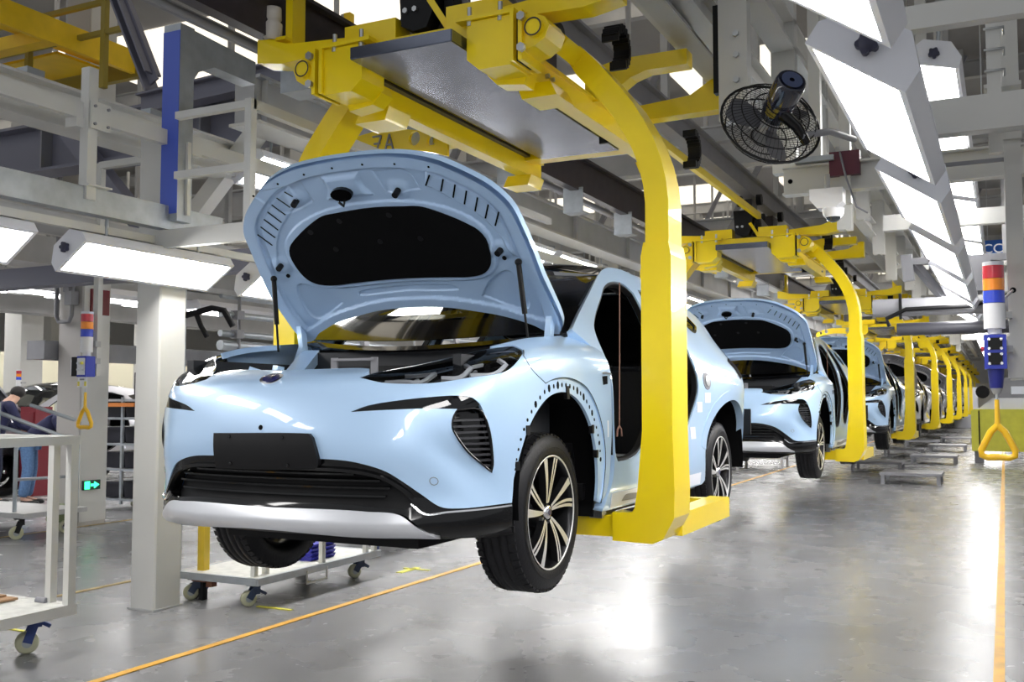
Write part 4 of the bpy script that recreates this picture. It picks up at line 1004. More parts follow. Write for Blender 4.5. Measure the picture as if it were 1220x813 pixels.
for x, z, n, y0, lb in ((-11, 2.85, 14, 5.0, 'first far-left bay'), (-14, 3.20, 14, 6.0, 'second far-left bay'), (-18, 3.65, 13, 8.0, 'third far-left bay'), (-23, 4.0, 12, 10.0, 'farthest left bay'), (3.2, 3.2, 12, 12.0, 'bay at far right'), (-8.2, 2.95, 14, 12.0, 'bay beyond the left pillar'), (-.55, 3.35, 16, 26.0, 'aisle end, added to brighten it'), (-1.0, 5.4, 14, 22.0, 'roof above the line, added to brighten the far end'), (-4.6, 5.4, 14, 22.0, 'roof left of the line, added to brighten the far end')):  # aisle-end row and both roof rows are added to brighten the far end
    for i in range(n): lamp(f'{ORDN[i] or "first"} lit lamp box in the row of the {lb}', x, y0+2.1*i, z, 0, 1.7, .34, 'lamp boxes of the far bays', 0, False)
for r, x in enumerate((-11, -14, -18, -23, 3.2, -8.2, -.55, -1.0, -4.6)):  # the last three rails hold the added brightening lamps
    t = thing('lamp_rail', ['lamp rail of the first far bay at left', 'lamp rail of the second far bay at left', 'lamp rail of the third far bay at left', 'lamp rail of the farthest bay at left', 'lamp rail of the bay at far right', 'lamp rail beyond the left pillar', 'rail for the added lamps over the aisle end', 'high rail for the added lamps above the line', 'high rail for the added lamps left of the line'][r], 'rail', (x, 0, 0))
    z = (2.85, 3.2, 3.65, 4.0, 3.2, 2.95, 3.35, 5.4, 5.4)[r]
    mk('rail', MB().box((0, 27 if r != 6 else 43, z+.185), (.08, 50 if r != 6 else 36, .12)), grey_steel, t)
    for k in range(12):
        if r < 6: mk('cross_arm', MB().bar((-1.2, 5+4*k, z+.29), (1.2, 5+4*k, z+.29), .08, .08), white_steel, t)
        yk = 5+4*k if r != 6 else 26+2.9*k; mk('rod', MB().bar((0, yk, z+.24), (0, yk, 8.2), .06, .06), grey_steel, t)
# ---- gantries that carry the lamps
t = thing('lamp_gantry', 'pale steel lamp gantry with posts and beams at upper left', 'gantry', (-5.0, 0, 0))
mk('beam', MB().box((-.045, 11, 3.23), (.05, 18, .10)), white_steel, t)
mk('channel', MB().box((.0, 3.4, 2.68), (.012, 4.05, .15)).box((-.04, 3.4, 2.755), (.09, 4.05, .010)).box((-.04, 3.4, 2.605), (.09, 4.05, .010)), galv, t)
mk('post', MB().box((-.01, 4.26, 3.09), (.07, .07, .82)), white_steel, t)
g = mk('gusset_plate', MB().box((.045, 4.30, 3.20), (.010, .15, .17)), white_steel, t)
for dy in (-.05, .05):
    for dz in (-.055, .055): mk('bolt', MB().cyl((.048, 4.30+dy, 3.20+dz), (.062, 4.30+dy, 3.20+dz), .010, 6), mid_steel, g)
mk('foot_plate', MB().box((.02, 4.30, 2.765), (.08, .18, .010)), white_steel, t)
mk('bracket', MB().box((-.06, 4.22, 3.15), (.10, .10, .06)), white_steel, t)
fp = mk('film_post', MB().box((0, 4.98, 3.33), (.15, .13, 1.35)), galv, t)
mk('blue_film', MB().box((-.0, 4.912, 3.33), (.15, .004, 1.25)), mat('blue_protective_film', (.06, .11, .52), .35), fp, label='blue protective film on the post')
mk('arm', MB().prism([(5.0, 4.00), (5.68, 3.97), (5.68, 3.80), (5.25, 3.80), (5.10, 3.72), (5.02, 3.60), (5.0, 3.60)], .13, (0, 0, 0), ((0,1,0), (0,0,1), (1,0,0))), galv, t)
mk('side_bracket', MB().box((.02, 5.10, 3.18), (.06, .12, .08)), white_steel, t)
mk('thin_post', MB().box((.97, 4.60, 2.87), (.05, .05, .80)), white_steel, t)
for z in (2.86, 3.24): mk('rung', MB().bar((.38, 4.60, z), (.97, 4.60, z), .045, .045), white_steel, t)
mk('rung', MB().bar((.97, 4.6, 3.24), (.97, 9.0, 3.24), .05, .06), white_steel, t)
mk('lamp_carrier', MB().box((.45, 4.90, 2.53), (1.1, .05, .12)), white_steel, t)
mk('small_angle', MB().bar((.08, 5.0, 2.70), (.08, 5.0, 3.2), .03, .03), white_steel, t)
mk('top_rail', MB().box((-.1, 9, 2.53), (.05, 14, .05)), white_steel, t)
cb = MB().tube([(.01, 3.05, 2.62), (.03, 3.06, 2.57), (.01, 3.04, 2.50)], .014, 8); mk('conduit', cb, galv, t)
t = thing('lamp_gantry', 'pale steel frame carrying the right lamp row and dome camera', 'gantry', (-.34, 0, 0))
mk('cross_beam', MB().ibeam((-.81, 6.0, 2.755), (.9, 6.0, 2.755), .10, .17, .012), white_steel, t)
mk('end_hole', MB().cyl((-.77, 5.985, 2.755), (-.77, 5.99, 2.755), .014, 10), holec, t)
mk('cross_beam', MB().box((.3, 8.0, 3.21), (1.8, .10, .14)), white_steel, t); mk('cross_beam', MB().box((.35, 3.9, 2.86), (.8, .06, .09)), white_steel, t); mk('cross_beam', MB().box((.35, 4.9, 2.74), (.8, .09, .16)), white_steel, t)
mk('long_rail', MB().box((.06, 8, 2.60), (.06, 14, .06)), white_steel, t)
mk('back_plate', MB().box((.03, 2.95, 2.72), (.02, .7, .5)), steel, t)
mk('drop_post', MB().box((-.62, 6.0, 3.4), (.065, .07, 1.05)), white_steel, t)
mk('clamp', MB().box((-.62, 5.98, 2.86), (.22, .14, .03)), galv, t)
for k in range(7): mk('cross_beam', MB().box((.2, 9.5+3*k, 3.05), (1.6, .10, .14)), white_steel, t); 
for k in range(7): mk('drop_post', MB().box((-.25, 9.5+3*k, 4.6), (.09, .09, 3.0)), white_steel, t); mk('drop_post', MB().box((.42, 9.5+3*k, 4.6), (.07, .07, 3.0)), white_steel, t)
# ---------------------------------------------------------------- right side: post, signal tower, camera, fan, sign
t = thing('steel_post', 'tall pale steel post at the right edge carrying the signal tower', 'post', (.03, 5.35, 0))
mk('post', MB().box((.035, 0, 3.0), (.075, .07, 2.9)), white_steel, t)
mk('upper_post', MB().box((-.035, -.25, 3.45), (.06, .06, 1.7)), white_steel, t)
mk('splice_plate', MB().box((-.0, -.1, 2.95), (.16, .12, .02)).box((.035, -.045, 2.80), (.085, .012, .18)), white_steel, t)
for z in (2.74, 2.98, 3.08, 3.18): mk('u_bolt', MB().tube([(-.075, -.3, z), (.01, -.3, z), (.01, -.2, z)], .006, 6), zinc, t)
mk('sleeve', MB().box((.035, 0, 1.66), (.095, .09, .20)), white_steel, t)
for z in (2.62, 2.79): mk('stay_rod', MB().bar((-.35, -.02, z), (.02, -.02, z), .018, .018), mid_steel, t)
mk('wire', MB().tube([(-.06, -.05, 1.86), (-.05, -.06, 1.91), (-.01, -.05, 1.95), (.02, -.04, 1.98)], .006, 6), grey_steel, t)
mk('wire_hole', MB().cyl((.02, -.037, 1.98), (.02, -.034, 1.98), .014, 10), holec, t)
def signal_tower(label, loc, s=1., back=False):
    t = thing('signal_tower', label, 'signal light', loc)
    def c(n, z0, z1, r, m, par=t, r2=None): return mk(n, MB().cyl((0, 0, z0*s), (0, 0, z1*s), r*s, 24, None if r2 is None else r2*s), m, par)
    c('cap', .832, .850, .046, lamp_shell)
    c('red_lens', .772, .832, .047, mat('red_lens', (.55, .02, .04), .25, 0, .4)); c('orange_lens', .715, .770, .047, mat('orange_lens', (.95, .28, .01), .25, 0, .4)); c('blue_lens', .655, .713, .047, mat('blue_lens', (.02, .06, .60), .25, 0, .4))
    c('base', .535, .653, .047, mat('white_plastic', (.78, .78, .8), .35)); c('neck', .508, .535, .03, mat('white_plastic', (.78, .78, .8), .35))
    bx = mk('switch_box', MB().box((.0, 0, .425*s), (.095*s, .09*s, .16*s)), blue_pl, t)
    if back:
        mk('button_panel', MB().box((.0, -.047*s, .425*s), (.08*s, .006*s, .13*s)), mat('white_plastic', (.78, .78, .8), .35), bx)
        for i, (x, z) in enumerate(((-.018, .45), (.02, .45), (-.018, .40), (.02, .40))):
            mk('button', MB().cyl((x*s, -.05*s, z*s), (x*s, -.066*s, z*s), .011*s, 10), mat('yellow_button', (.8, .7, .1), .4) if i == 1 else lamp_shell, bx)
        mk('side_box', MB().box((-.085*s, 0, .425*s), (.07*s, .07*s, .15*s)), black_mat, bx); mk('side_box', MB().box((-.13*s, .02, .42*s), (.04*s, .07*s, .12*s)), lamp_shell, bx)
        tg = mk('caution_tag', MB().box((.01*s, -.04*s, .305*s), (.10*s, .004, .075*s)), mat('white_plastic', (.78, .78, .8), .35), t)
        for x in (-.028, .046): mk('tag_mark', MB().box((x*s, -.043*s, .292*s), (.022*s, .003, .035*s)), mat('yellow_button', (.8, .7, .1), .4), tg)
        mk('tag_text', MB().box((.01*s, -.043*s, .325*s), (.05*s, .002, .012*s)), mid_steel, tg)
    else:
        for z in (.462, .392):
            b = mk('cover', MB().box((0, -.047*s, z*s), (.06*s, .006*s, .056*s)), black_mat, bx)
            for dx in (-.026, .026):
                for dz in (-.022, .022): mk('screw', MB().cyl((dx*s, -.049*s, (z+dz)*s), (dx*s, -.054*s, (z+dz)*s), .007*s, 8), bright, b)
        mk('red_button', MB().cyl((-.047*s, 0, .44*s), (-.062*s, 0, .44*s), .012*s, 10), mat('red_lens', (.55, .02, .04), .25), bx)
        c('lower_body', .255, .345, .028, mat('deep_blue_plastic', (.015, .02, .20), .4), t, .037); c('cone', .228, .255, .014, grey_steel, t, .026)
    ztop = .23 if not back else .255
    mk('chain', MB().lathe([(ztop-.028, .006), (ztop, .006)], 'z', (0, 0, 0), 8) if s == 1 else MB().cyl((0, 0, (ztop-.028)*s), (0, 0, ztop*s), .006, 8), zinc, t)
    pl = mat('pull_handle_yellow', (.95, .55, .01), .35, 0, .3)
    mk('pull_rod', MB().tube([(0, 0, (ztop-.16)*s), (0, 0, (ztop-.028)*s)], [.013*s, .010*s], 10), pl, t)
    T = ztop-.15
    if not back: mk('mount_arm', MB().box((.045, .06, .60), (.06, .10, .03)).box((.045, .06, .44), (.06, .10, .03)), grey_steel, t)
    h = [(0, 0, T*s), (-.030*s, 0, (T-.03)*s), (-.072*s, 0, (T-.115)*s), (-.070*s, 0, (T-.140)*s), (-.045*s, 0, (T-.150)*s), (0, 0, (T-.147)*s), (.045*s, 0, (T-.150)*s), (.070*s, 0, (T-.140)*s), (.072*s, 0, (T-.115)*s), (.030*s, 0, (T-.03)*s), (0, 0, T*s)]
    hm = MB().tube(h, .0155*s, 10, False)
    for k in range(5): hm.sphere(((-.03+.015*k)*s, 0, (T-.139)*s), .008*s, 8, 5)
    mk('pull_handle', hm, pl, t, label='triangular yellow pull handle')
    return t
signal_tower('signal tower with yellow pull handle hanging at the right edge', (-.033, 5.20, 1.255), 1.0)
signal_tower('signal tower with yellow pull handle on the left column', (-7.19, 6.15, 1.27), 1.13, True)
t = thing('security_camera', 'white dome camera under the beam end below the fan', 'camera', (-.87, 5.80, 2.535))
mk('mount', MB().prism([(-.09, .11), (.09, .11), (.09, .03), (.05, .0), (-.05, .0), (-.09, .05)], .12, (0, 0, 0)), mat('white_plastic', (.78, .78, .8), .35), t)
mk('dome_ring', MB().lathe([(.0, .062), (-.03, .058), (-.05, .045)], 'z', (.03, 0, 0), 20), mat('white_plastic', (.78, .78, .8), .35), t)
mk('dome', MB().sphere((.03, 0, -.03), .048, 16, 10), mat('smoked_dome', (.02, .025, .03), .05, 0, 1.), t)
mk('stem', MB().cyl((0, 0, .10), (0, 0, .20), .015, 8), grey_steel, t)
# wall fan
ax = Vector((.50, -.74, .45)).normalized()
u = ax.cross(Vector((0, 0, 1))).normalized(); v = u.cross(ax)
RM = Matrix((u, v, ax)).transposed()
t = thing('wall_fan', 'black caged industrial fan mounted high beside the lamp row', 'fan', (-1.02, 5.0, 2.845))
RM3 = RM @ Matrix.Scale(1.08, 3)
def fm(mb): return mb.moved((0, 0, 0), RM3)
cage = MB()
for r, z in ((.235, 0), (.20, .05), (.16, .07), (.11, .085), (.06, .09), (.20, -.05), (.16, -.075), (.11, -.09), (.06, -.095)):
    cage.tube([(r*math.cos(a), r*math.sin(a), z) for a in np.linspace(0, 2*PI, 33)], .0035 if r < .23 else .007, 5, False)
mk('cage_ring', fm(cage), black_mat, t)
sp = MB()
for k in range(60):
    a = 2*PI*k/60; c_, s_ = math.cos(a), math.sin(a)
    for sg in (1, -1): sp.tube([(r*c_, r*s_, sg*z) for r, z in ((.235, 0), (.20, .05), (.11, .087), (.05, .092))], .0014, 3, False)
tag(mk('cage_wires', fm(sp), black_mat, t), kind='stuff')
for k in range(3):
    a = 2*PI*k/3+.5; b = MB(); P = []
    for r, w0, w1, dz in ((.04, -.03, .03, .012), (.10, -.05, .05, .02), (.17, -.055, .06, .025), (.21, -.03, .045, .018)):
        P += [(r, w0, -dz), (r, w1, dz)]
    b.add(P, [(2*i, 2*i+1, 2*i+3, 2*i+2) for i in range(3)], True); b = b.moved((0, 0, -.01), Matrix.Rotation(a, 3, 'Z')); mk('blade', fm(b), mat('fan_blade_grey', (.09, .09, .10), .4), t)
mk('hub', fm(MB().cyl((0, 0, -.04), (0, 0, .04), .045, 16)), mid_steel, t); mk('badge', fm(MB().cyl((0, 0, -.10), (0, 0, -.095), .055, 20)), grey_steel, t)
mo = MB().lathe([(.05, 0), (.05, .062), (.10, .070), (.25, .070), (.275, .066), (.28, .058), (.275, .05), (.27, 0)], 'z', (0, 0, 0), 24)
mk('motor', fm(mo), mat('glossy_navy_motor', (.012, .014, .03), .15, 0, .8), t); mk('motor_grille', fm(MB().lathe([(.281, .012), (.282, .048)], 'z', (0, 0, 0), 20)), mat('motor_grille_blue', (.06, .08, .16), .5), t)
j = RM @ Vector((0, 0, .16))
mk('yoke', MB().tube([j+Vector((.0, 0, -.06)), j+Vector((.06, .05, -.12)), j+Vector((.10, .10, -.20))], [.035, .03, .022], 10), black_gloss, t)
mk('arm', MB().tube([j+Vector((.08, .06, -.17)), j+Vector((.18, .3, -.10)), j+Vector((.24, .75, -.04))], .018, 8), mid_steel, t)
mk('cable', MB().tube([(.20, .95, .05), (.24, .9, -.12), (.30, .85, -.30), (.36, .85, -.34)], .006, 6), mid_steel, t)
mk('post', MB().box((.225, 1.0, .35), (.06, .06, 1.2)), white_steel, t)
mk('clamp_box', MB().box((.225, .97, -.02), (.17, .05, .14)), mat('maroon_plastic', (.10, .015, .03), .4), t)
# blue hanging sign
def text(body, size, loc, m, parent, depth=.004):
    cu = bpy.data.curves.new('lettering', 'FONT'); cu.body = body; cu.size = size; cu.extrude = depth
    o = bpy.data.objects.new('lettering', cu); COL.objects.link(o)
    bpy.context.view_layer.update()
    me = bpy.data.meshes.new_from_object(o.evaluated_get(bpy.context.evaluated_depsgraph_get()))
    bpy.data.objects.remove(o); me.materials.clear(); me.materials.append(m)
    q = mk('lettering', me, None, parent); q.location = loc; q.rotation_euler = (PI/2, 0, 0); return q
sign_blue = mat('sign_blue', (.02, .13, .55), .35)
t = thing('hanging_sign', 'blue hanging sign lettered in white at the right edge, behind the post', 'sign', (-.36, 16.0, 3.67))
mk('panel', MB().box((.75, 0, 0), (1.5, .03, .24)), sign_blue, t)
wt = mat('sign_white', (.85, .87, .9), .4, emit=((1, 1, 1), .25))
text('CC', .19, (.13, -.022, -.07), wt, t); text('-L', .19, (.60, -.022, -.07), wt, t)
for x in (.2, 1.2): mk('chain', MB().bar((x, 0, .12), (x, 0, 1.3), .012, .012), zinc, t)
t = thing('hanging_sign', 'blue sign with a white stripe higher up behind the right post', 'sign', (-.24, 12.0, 4.50))
mk('panel', MB().box((.45, 0, .06), (.95, .03, .34)), sign_blue, t); mk('stripe', MB().box((.70, -.018, .06), (.42, .004, .03)), wt, t)
for x in (.1, .8): mk('chain', MB().bar((x, 0, .22), (x, 0, 1.3), .012, .012), zinc, t)
# dark equipment hung over the aisle
t = thing('overhead_machine', 'dark overhead lifting machine beyond the signal tower', 'machine', (-.35, 10, 0))
mk('cross_tube', MB().cyl((-.75, 0, 2.33), (.7, 0, 2.33), .085, 14), mat('tube_grey', (.30, .30, .32), .4), t); mk('dark_tube', MB().cyl((-.55, .1, 2.13), (.7, .1, 2.13), .06, 12), mat('charcoal_steel', (.06, .06, .075), .45), t)
mk('motor_housing', MB().box((.12, .3, 2.62), (.30, .4, .30)), mid_steel, t); mk('motor_housing', MB().box((-.15, .3, 2.74), (.22, .3, .10)), dark_steel, t)
mk('frame', MB().bar((-.45, .2, 2.78), (.4, .2, 2.78), .08, .06).bar((-.40, .2, 2.78), (-.12, .5, 2.4), .07, .07).bar((-.46, .2, 2.85), (-.44, .2, 2.6), .10, .10), mid_steel, t)
mk('hose', MB().tube([(-.60, -.1, 2.15), (-.62, -.12, 2.22), (-.45, -.12, 2.30), (.1, -.12, 2.31), (.4, -.1, 2.40)], .02, 8), black_mat, t)
mk('clip', MB().box((-.50, -.09, 2.33), (.025, .03, .24)), black_mat, t)
mk('suspension', MB().bar((-.3, .2, 2.8), (-.3, .2, 5), .06, .06).bar((.4, .2, 2.8), (.4, .2, 5), .06, .06), grey_steel, t)
# lime padded bin far down the aisle
lime = mat('lime_vinyl', (.62, .60, .06), .4, 0, .2, noise=.1)
t = thing('padded_barrier', 'lime yellow padded machine guard at the end of the aisle', 'guard', (-.72, 25.8, 0))
mk('pad', MB().prism([(0, .28), (0, 1.22), (.06, 1.26), (1.45, 1.26), (1.5, 1.2), (1.5, .28)], .5, (0, .25, 0)), lime, t); mk('seam', MB().box((.17, -.005, .75), (.03, .012, .95)), black_mat, t)
mk('top_shelf', MB().prism([(.15, 1.26), (.45, 1.52), (1.5, 1.52), (1.5, 1.26)], .5, (0, .35, 0)), lamp_shell, t); mk('leg', MB().box((.15, .3, .14), (.2, .3, .28)), mid_steel, t); mk('leg', MB().box((1.3, .3, .14), (.2, .3, .28)), mid_steel, t)
mk('wheel', MB().cyl((.26, -.05, 1.66), (.26, .10, 1.66), .15, 16), black_mat, t); mk('machine_body', MB().box((.9, .4, 1.75), (.8, .4, .5)), mid_steel, t); mk('white_label', MB().box((1.0, .18, 1.70), (.28, .02, .18)), sticker, t)
# pallets and stands on the floor far down the line
for k in range(7):
    t = thing('floor_stand', (ORDN[k] or 'first')+' low grey floor stand under the line, counted from the camera', 'stand', (-1.5-.9*(k % 2), 19+3.1*k, 0), 'floor stands under the line')
    mk('frame', MB().box((0, 0, .18), (1.0, .9, .05)), mid_steel, t)
    for x in (-.45, .45):
        for y in (-.4, .4): mk('leg', MB().box((x, y, .08), (.06, .06, .16)), mid_steel, t)
# ---------------------------------------------------------------- left side at floor level
def column(label, x, y, w, d, h, m=white_steel, base=True):
    t = thing('steel_column', label, 'column', (x, y, 0))
    b = MB(); r = .012
    p = [(-w/2+r, -d/2), (w/2-r, -d/2), (w/2, -d/2+r), (w/2, d/2-r), (w/2-r, d/2), (-w/2+r, d/2), (-w/2, d/2-r), (-w/2, -d/2+r)]
    b.prism(p, h, (0, 0, h/2), ((1,0,0), (0,1,0), (0,0,1))); mk('shaft', b, m, t)
    if base: mk('base_seal', MB().box((0, 0, .006), (w+.02, d+.02, .012)), grey_steel, t)
    return t
column('square white column in front, left of the nearest car', -5.405, 5.265, .235, .25, 3.35)
pg = mat('column_grey', (.44, .42, .40), .5)
c = column('square grey column behind the left signal tower, with a green exit arrow', -9.83, 8.37, .40, .40, 8.2, pg)
mk('pale_side', MB().box((.206, .0, 4.1), (.01, .38, 8.1)), white_steel, c)  # pale sheet over one side of the grey column
mk('cable_pipe', MB().tube([(-.17, -.26, 4.4), (-.17, -.26, 2.45), (-.13, -.26, 2.38), (.05, -.26, 2.38), (.09, -.26, 2.45), (.09, -.26, 3.2)], .025, 8), mid_steel, c)
mk('pipe_valve', MB().box((.09, -.27, 2.95), (.10, .1, .12)).box((.09, -.27, 2.65), (.12, .1, .16)).box((.05, -.27, 2.75), (.09, .1, .06)), mid_steel, c)
mk('red_plate', MB().box((.225, .02, 2.62), (.03, .26, .30)), mat('maroon_plate', (.16, .012, .02), .4), c)
ex = mk('exit_sign', MB().box((.225, -.04, .47), (.03, .24, .11)), mat('dark_sign', (.01, .05, .03), .4), c)
gm = mat('green_lit_arrow', (.0, .8, .3), .4, emit=((.05, 1, .4), 2.2))
mk('exit_arrow', MB().box((.243, -.11, .47), (.006, .07, .09)).prism([(-.06, .455), (-.01, .455), (-.01, .43), (.06, .47), (-.01, .51), (-.01, .485), (-.06, .485)], .006, (.243, 0, 0), ((0,1,0), (0,0,1), (1,0,0))), gm, ex)
mk('column_guard', MB().box((.0, -.28, .16), (.30, .12, .2)), mat('olive_green', (.14, .18, .08), .5), c)
t = thing('drop_post', 'thin white drop post the left signal tower hangs on', 'post', (-7.19, 6.24, 0)); mk('post', MB().box((0, .02, 2.62), (.06, .05, 1.9)), white_steel, t); mk('clamp', MB().box((0, -.01, 1.80), (.10, .06, .05)).box((0, -.01, 1.95), (.10, .06, .05)), grey_steel, t)
mk('top_arm', MB().bar((0, .02, 3.55), (1.15, .02, 3.55), .06, .06), white_steel, t)
for i, (x, y, w) in enumerate(((-17.3, 13.3, .5), (-12.2, 15.6, .5), (-22, 21, .6), (-9.9, 17.2, .5), (-13, 25, .5), (-9.9, 26, .5), (-20, 33, .6), (-9.9, 35, .5), (1.9, 17, .4), (1.9, 26, .4), (1.9, 35, .4), (-28, 16, .6), (-31, 25, .6))):
    column(('pale column far left beside the small red and blue signal', 'grey white column beyond the rack of black trays', 'distant column in the far left bay', 'distant column behind the nearest bonnet', 'distant column seen past the left pillar', 'distant column behind the second car', 'remote column in the middle of the far bay', 'remote column near the end of the line', 'pale column right of the aisle', 'second pale column right of the aisle', 'third pale column right of the aisle', 'column at the far left edge', 'remote column at the far left edge')[i], x, y, w, w, 8.2, white_steel, False)
t = thing('thin_pole', 'thin steel pole just right of the front pillar', 'pole', (-6.9, 7.0, 0)); mk('pole', MB().cyl((0, 0, 0), (0, 0, 3.2), .022, 10), galv, t)
mk('lamp_arm', MB().tube([(.0, 0, 2.25), (.25, .1, 2.32), (.35, .15, 2.30), (.42, .2, 2.15)], .03, 8).tube([(.1, .05, 2.28), (.15, .07, 2.15), (.2, .1, 2.05)], .025, 6), black_mat, t)
# castor
def castor(par, x, y, z, r, yaw, wheelm, forkm, brake=True):
    R = Matrix.Rotation(yaw, 3, 'Z')
    def o(m): return m.moved((x, y, 0), R)
    c = mk('castor', o(MB().box((0, 0, z-.012), (.10, .09, .016)).box((0, .03, z-.05), (.07, .05, .07))), forkm, par)
    mk('fork', o(MB().bar((-.028, .02, z-.05), (-.028, -.02, r), .008, .05).bar((.028, .02, z-.05), (.028, -.02, r), .008, .05)), forkm, c)
    mk('wheel', o(MB().lathe([(-.02, .02), (-.02, r-.012), (-.014, r), (.014, r), (.02, r-.012), (.02, .02)], 'x', (0, -.02, r), 20)), wheelm, c)
    mk('wheel_hub', o(MB().cyl((-.024, -.02, r), (.024, -.02, r), r*.45, 14)), galv, c)
    if brake: mk('brake_pedal', o(MB().bar((0, .05, z-.06), (0, .10, z-.09), .05, .02)), forkm, c)
cream = mat('cream_wheel', (.55, .55, .38), .5); blueh = mat('castor_blue', (.02, .05, .22), .45)
wp = mat('worn_white_paint', (.60, .60, .56), .5, noise=.2, nscale=14)
# cart 1, left edge
t = thing('frame_cart', 'white tubular frame cart with a cardboard sheet on its deck, at the left edge', 'cart', (-5.35, 3.6, 0))
mk('deck', MB().box((0, 0, .285), (1.06, .90, .012)), wp, t); mk('deck_frame', MB().box((.53, 0, .262), (.05, .96, .06)).box((-.53, 0, .262), (.05, .96, .06)).box((0, .46, .262), (1.06, .05, .06)).box((0, -.46, .262), (1.06, .05, .06)), white_steel, t)
for x, y in ((.53, .445), (.53, -.445), (-.53, .445), (-.53, -.445)): mk('post', MB().box((x, y, .76), (.045, .05, .94)), white_steel, t)
mk('inner_post', MB().box((.38, .445, .76), (.045, .045, .94)), white_steel, t)
mk('top_rail', MB().box((.53, 0, 1.225), (.05, .95, .05)), white_steel, t); mk('top_rail', MB().box((0, .445, 1.225), (1.06, .05, .05)), white_steel, t); mk('top_rail', MB().box((-.53, 0, 1.225), (.05, .95, .05)), white_steel, t)
mk('loop_handle', MB().cyl((.30, .42, .30), (.38, .42, .30), .02, 10), mid_steel, t)
for x, y, ya in ((.28, .40, .5), (.40, -.36, .4), (-.45, .40, .3), (-.45, -.36, .2)): castor(t, x, y, .235, .0635, ya-1.1, cream, blueh)
tag(mk('cardboard_sheet', MB().box((-5.45, 3.60, .303), (.55, .78, .012)).box((-5.50, 3.62, .316), (.5, .7, .012)), mat('cardboard_brown', (.36, .22, .12), .8, noise=.15)), 'brown cardboard sheets lying on the deck of the left cart', 'cardboard')
# sloping tubes behind cart 1
t = thing('tube_rack', 'rack of sloping thin steel tubes behind the left cart', 'rack', (-6.3, 4.8, 0))
for i, (a, b) in enumerate((((-.2, -.2, 1.44), (.36, .1, 1.20)), ((-.2, -.1, 1.30), (.30, .08, 1.16)), ((.02, .1, 1.42), (.42, .14, 1.32)))): mk('tube', MB().cyl(a, b, .014, 8), galv, t)
for x in (-.5, .0): mk('upright', MB().box((x, -.15, .72), (.03, .03, 1.44)), galv, t)
# platform trolley behind
t = thing('platform_trolley', 'grey platform trolley with a bent tube handle behind the left cart', 'trolley', (-9.35, 7.45, 0))
mk('deck', MB().box((-.6, 0, .26), (1.7, .8, .05)), grey_steel, t)
mk('handle', MB().tube([(-.02, -.3, .28), (-.02, -.3, .95), (.0, -.24, 1.03), (.06, -.12, 1.06), (.1, .3, 1.06), (.1, .38, 1.0), (.1, .38, .28)], .022, 8), galv, t); mk('handle_bar', MB().cyl((-.02, -.3, .62), (.1, .38, .62), .016, 8), galv, t)
for x, y in ((.05, -.3), (-1.3, -.3), (.05, .3), (-1.3, .3)): castor(t, x, y, .235, .07, -.5, cream, black_mat, False)
# low trolley under the car
t = thing('low_trolley', 'low white trolley with steel stubs standing behind the nearest car', 'trolley', (-5.06, 6.25, 0))
mk('deck', MB().box((0, 0, .205), (.74, 1.5, .016)), wp, t); mk('deck_frame', MB().box((.37, 0, .19), (.03, 1.52, .05)).box((-.37, 0, .19), (.03, 1.52, .05)).box((0, .75, .19), (.74, .03, .05)).box((0, -.75, .19), (.74, .03, .05)), galv, t)
for x, y in ((.28, -.68), (.28, -.56), (.34, .02), (.34, .60), (.34, .72)): mk('stub_post', MB().box((x, y, .29), (.035, .04, .17)), wp, t)
mk('foot_loop', MB().tube([(.385, -.22, .19), (.385, -.22, .10), (.385, .02, .10), (.385, .02, .19)], .010, 6), white_steel, t)
mk('thin_frame', MB().bar((-.37, -.75, .2), (-.37, -.75, .75), .03, .03).bar((-.37, -.75, .56), (.2, -.75, .56), .02, .02), galv, t)
for x, y, ya in ((.24, -.66, .4), (.24, .62, .5), (-.3, -.66, .2), (-.3, .62, .1)): castor(t, x, y, .17, .055, ya-1.0, cream, mat('castor_navy', (.02, .04, .09), .45))
t = thing('jack_stand', 'yellow post with a rusty base beside the low trolley', 'post', (-5.30, 5.62, 0)); mk('post', MB().box((0, 0, .38), (.06, .06, .42)), yellow_dull, t); mk('rusty_base', MB().box((0, 0, .16), (.13, .10, .05)).box((.08, 0, .14), (.05, .06, .08)), mat('rust', (.22, .09, .05), .8), t); mk('wheel', MB().cyl((-.10, 0, .06), (-.06, 0, .06), .06, 14), black_mat, t); mk('leg', MB().box((-.05, 0, .12), (.04, .05, .10)), black_mat, t); mk('leg', MB().box((0, 0, .07), (.04, .05, .14)), black_mat, t)
for k in range(4):
    tag(mk('blue_tray', MB().prism([(-.20, .0), (.20, .0), (.22, .03), (-.22, .03)], .30, (-5.03, 6.42, .215+.032*k)), mat('tray_blue', (.02, .02, .30), .45)), ['bottom', 'second lowest', 'second highest', 'top'][k]+' blue plastic tray of the stack on the low white trolley', 'tray', 'blue trays on the low trolley')
t = thing('floor_trolley', 'grey trolley farther along behind the low white trolley', 'trolley', (-5.6, 8.3, 0)); mk('deck', MB().box((0, 0, .22), (.8, 1.1, .03)), wp, t)
for x, y in ((.3, -.45), (.3, .45), (-.3, -.45), (-.3, .45)): castor(t, x, y, .2, .06, .3, cream, blueh)
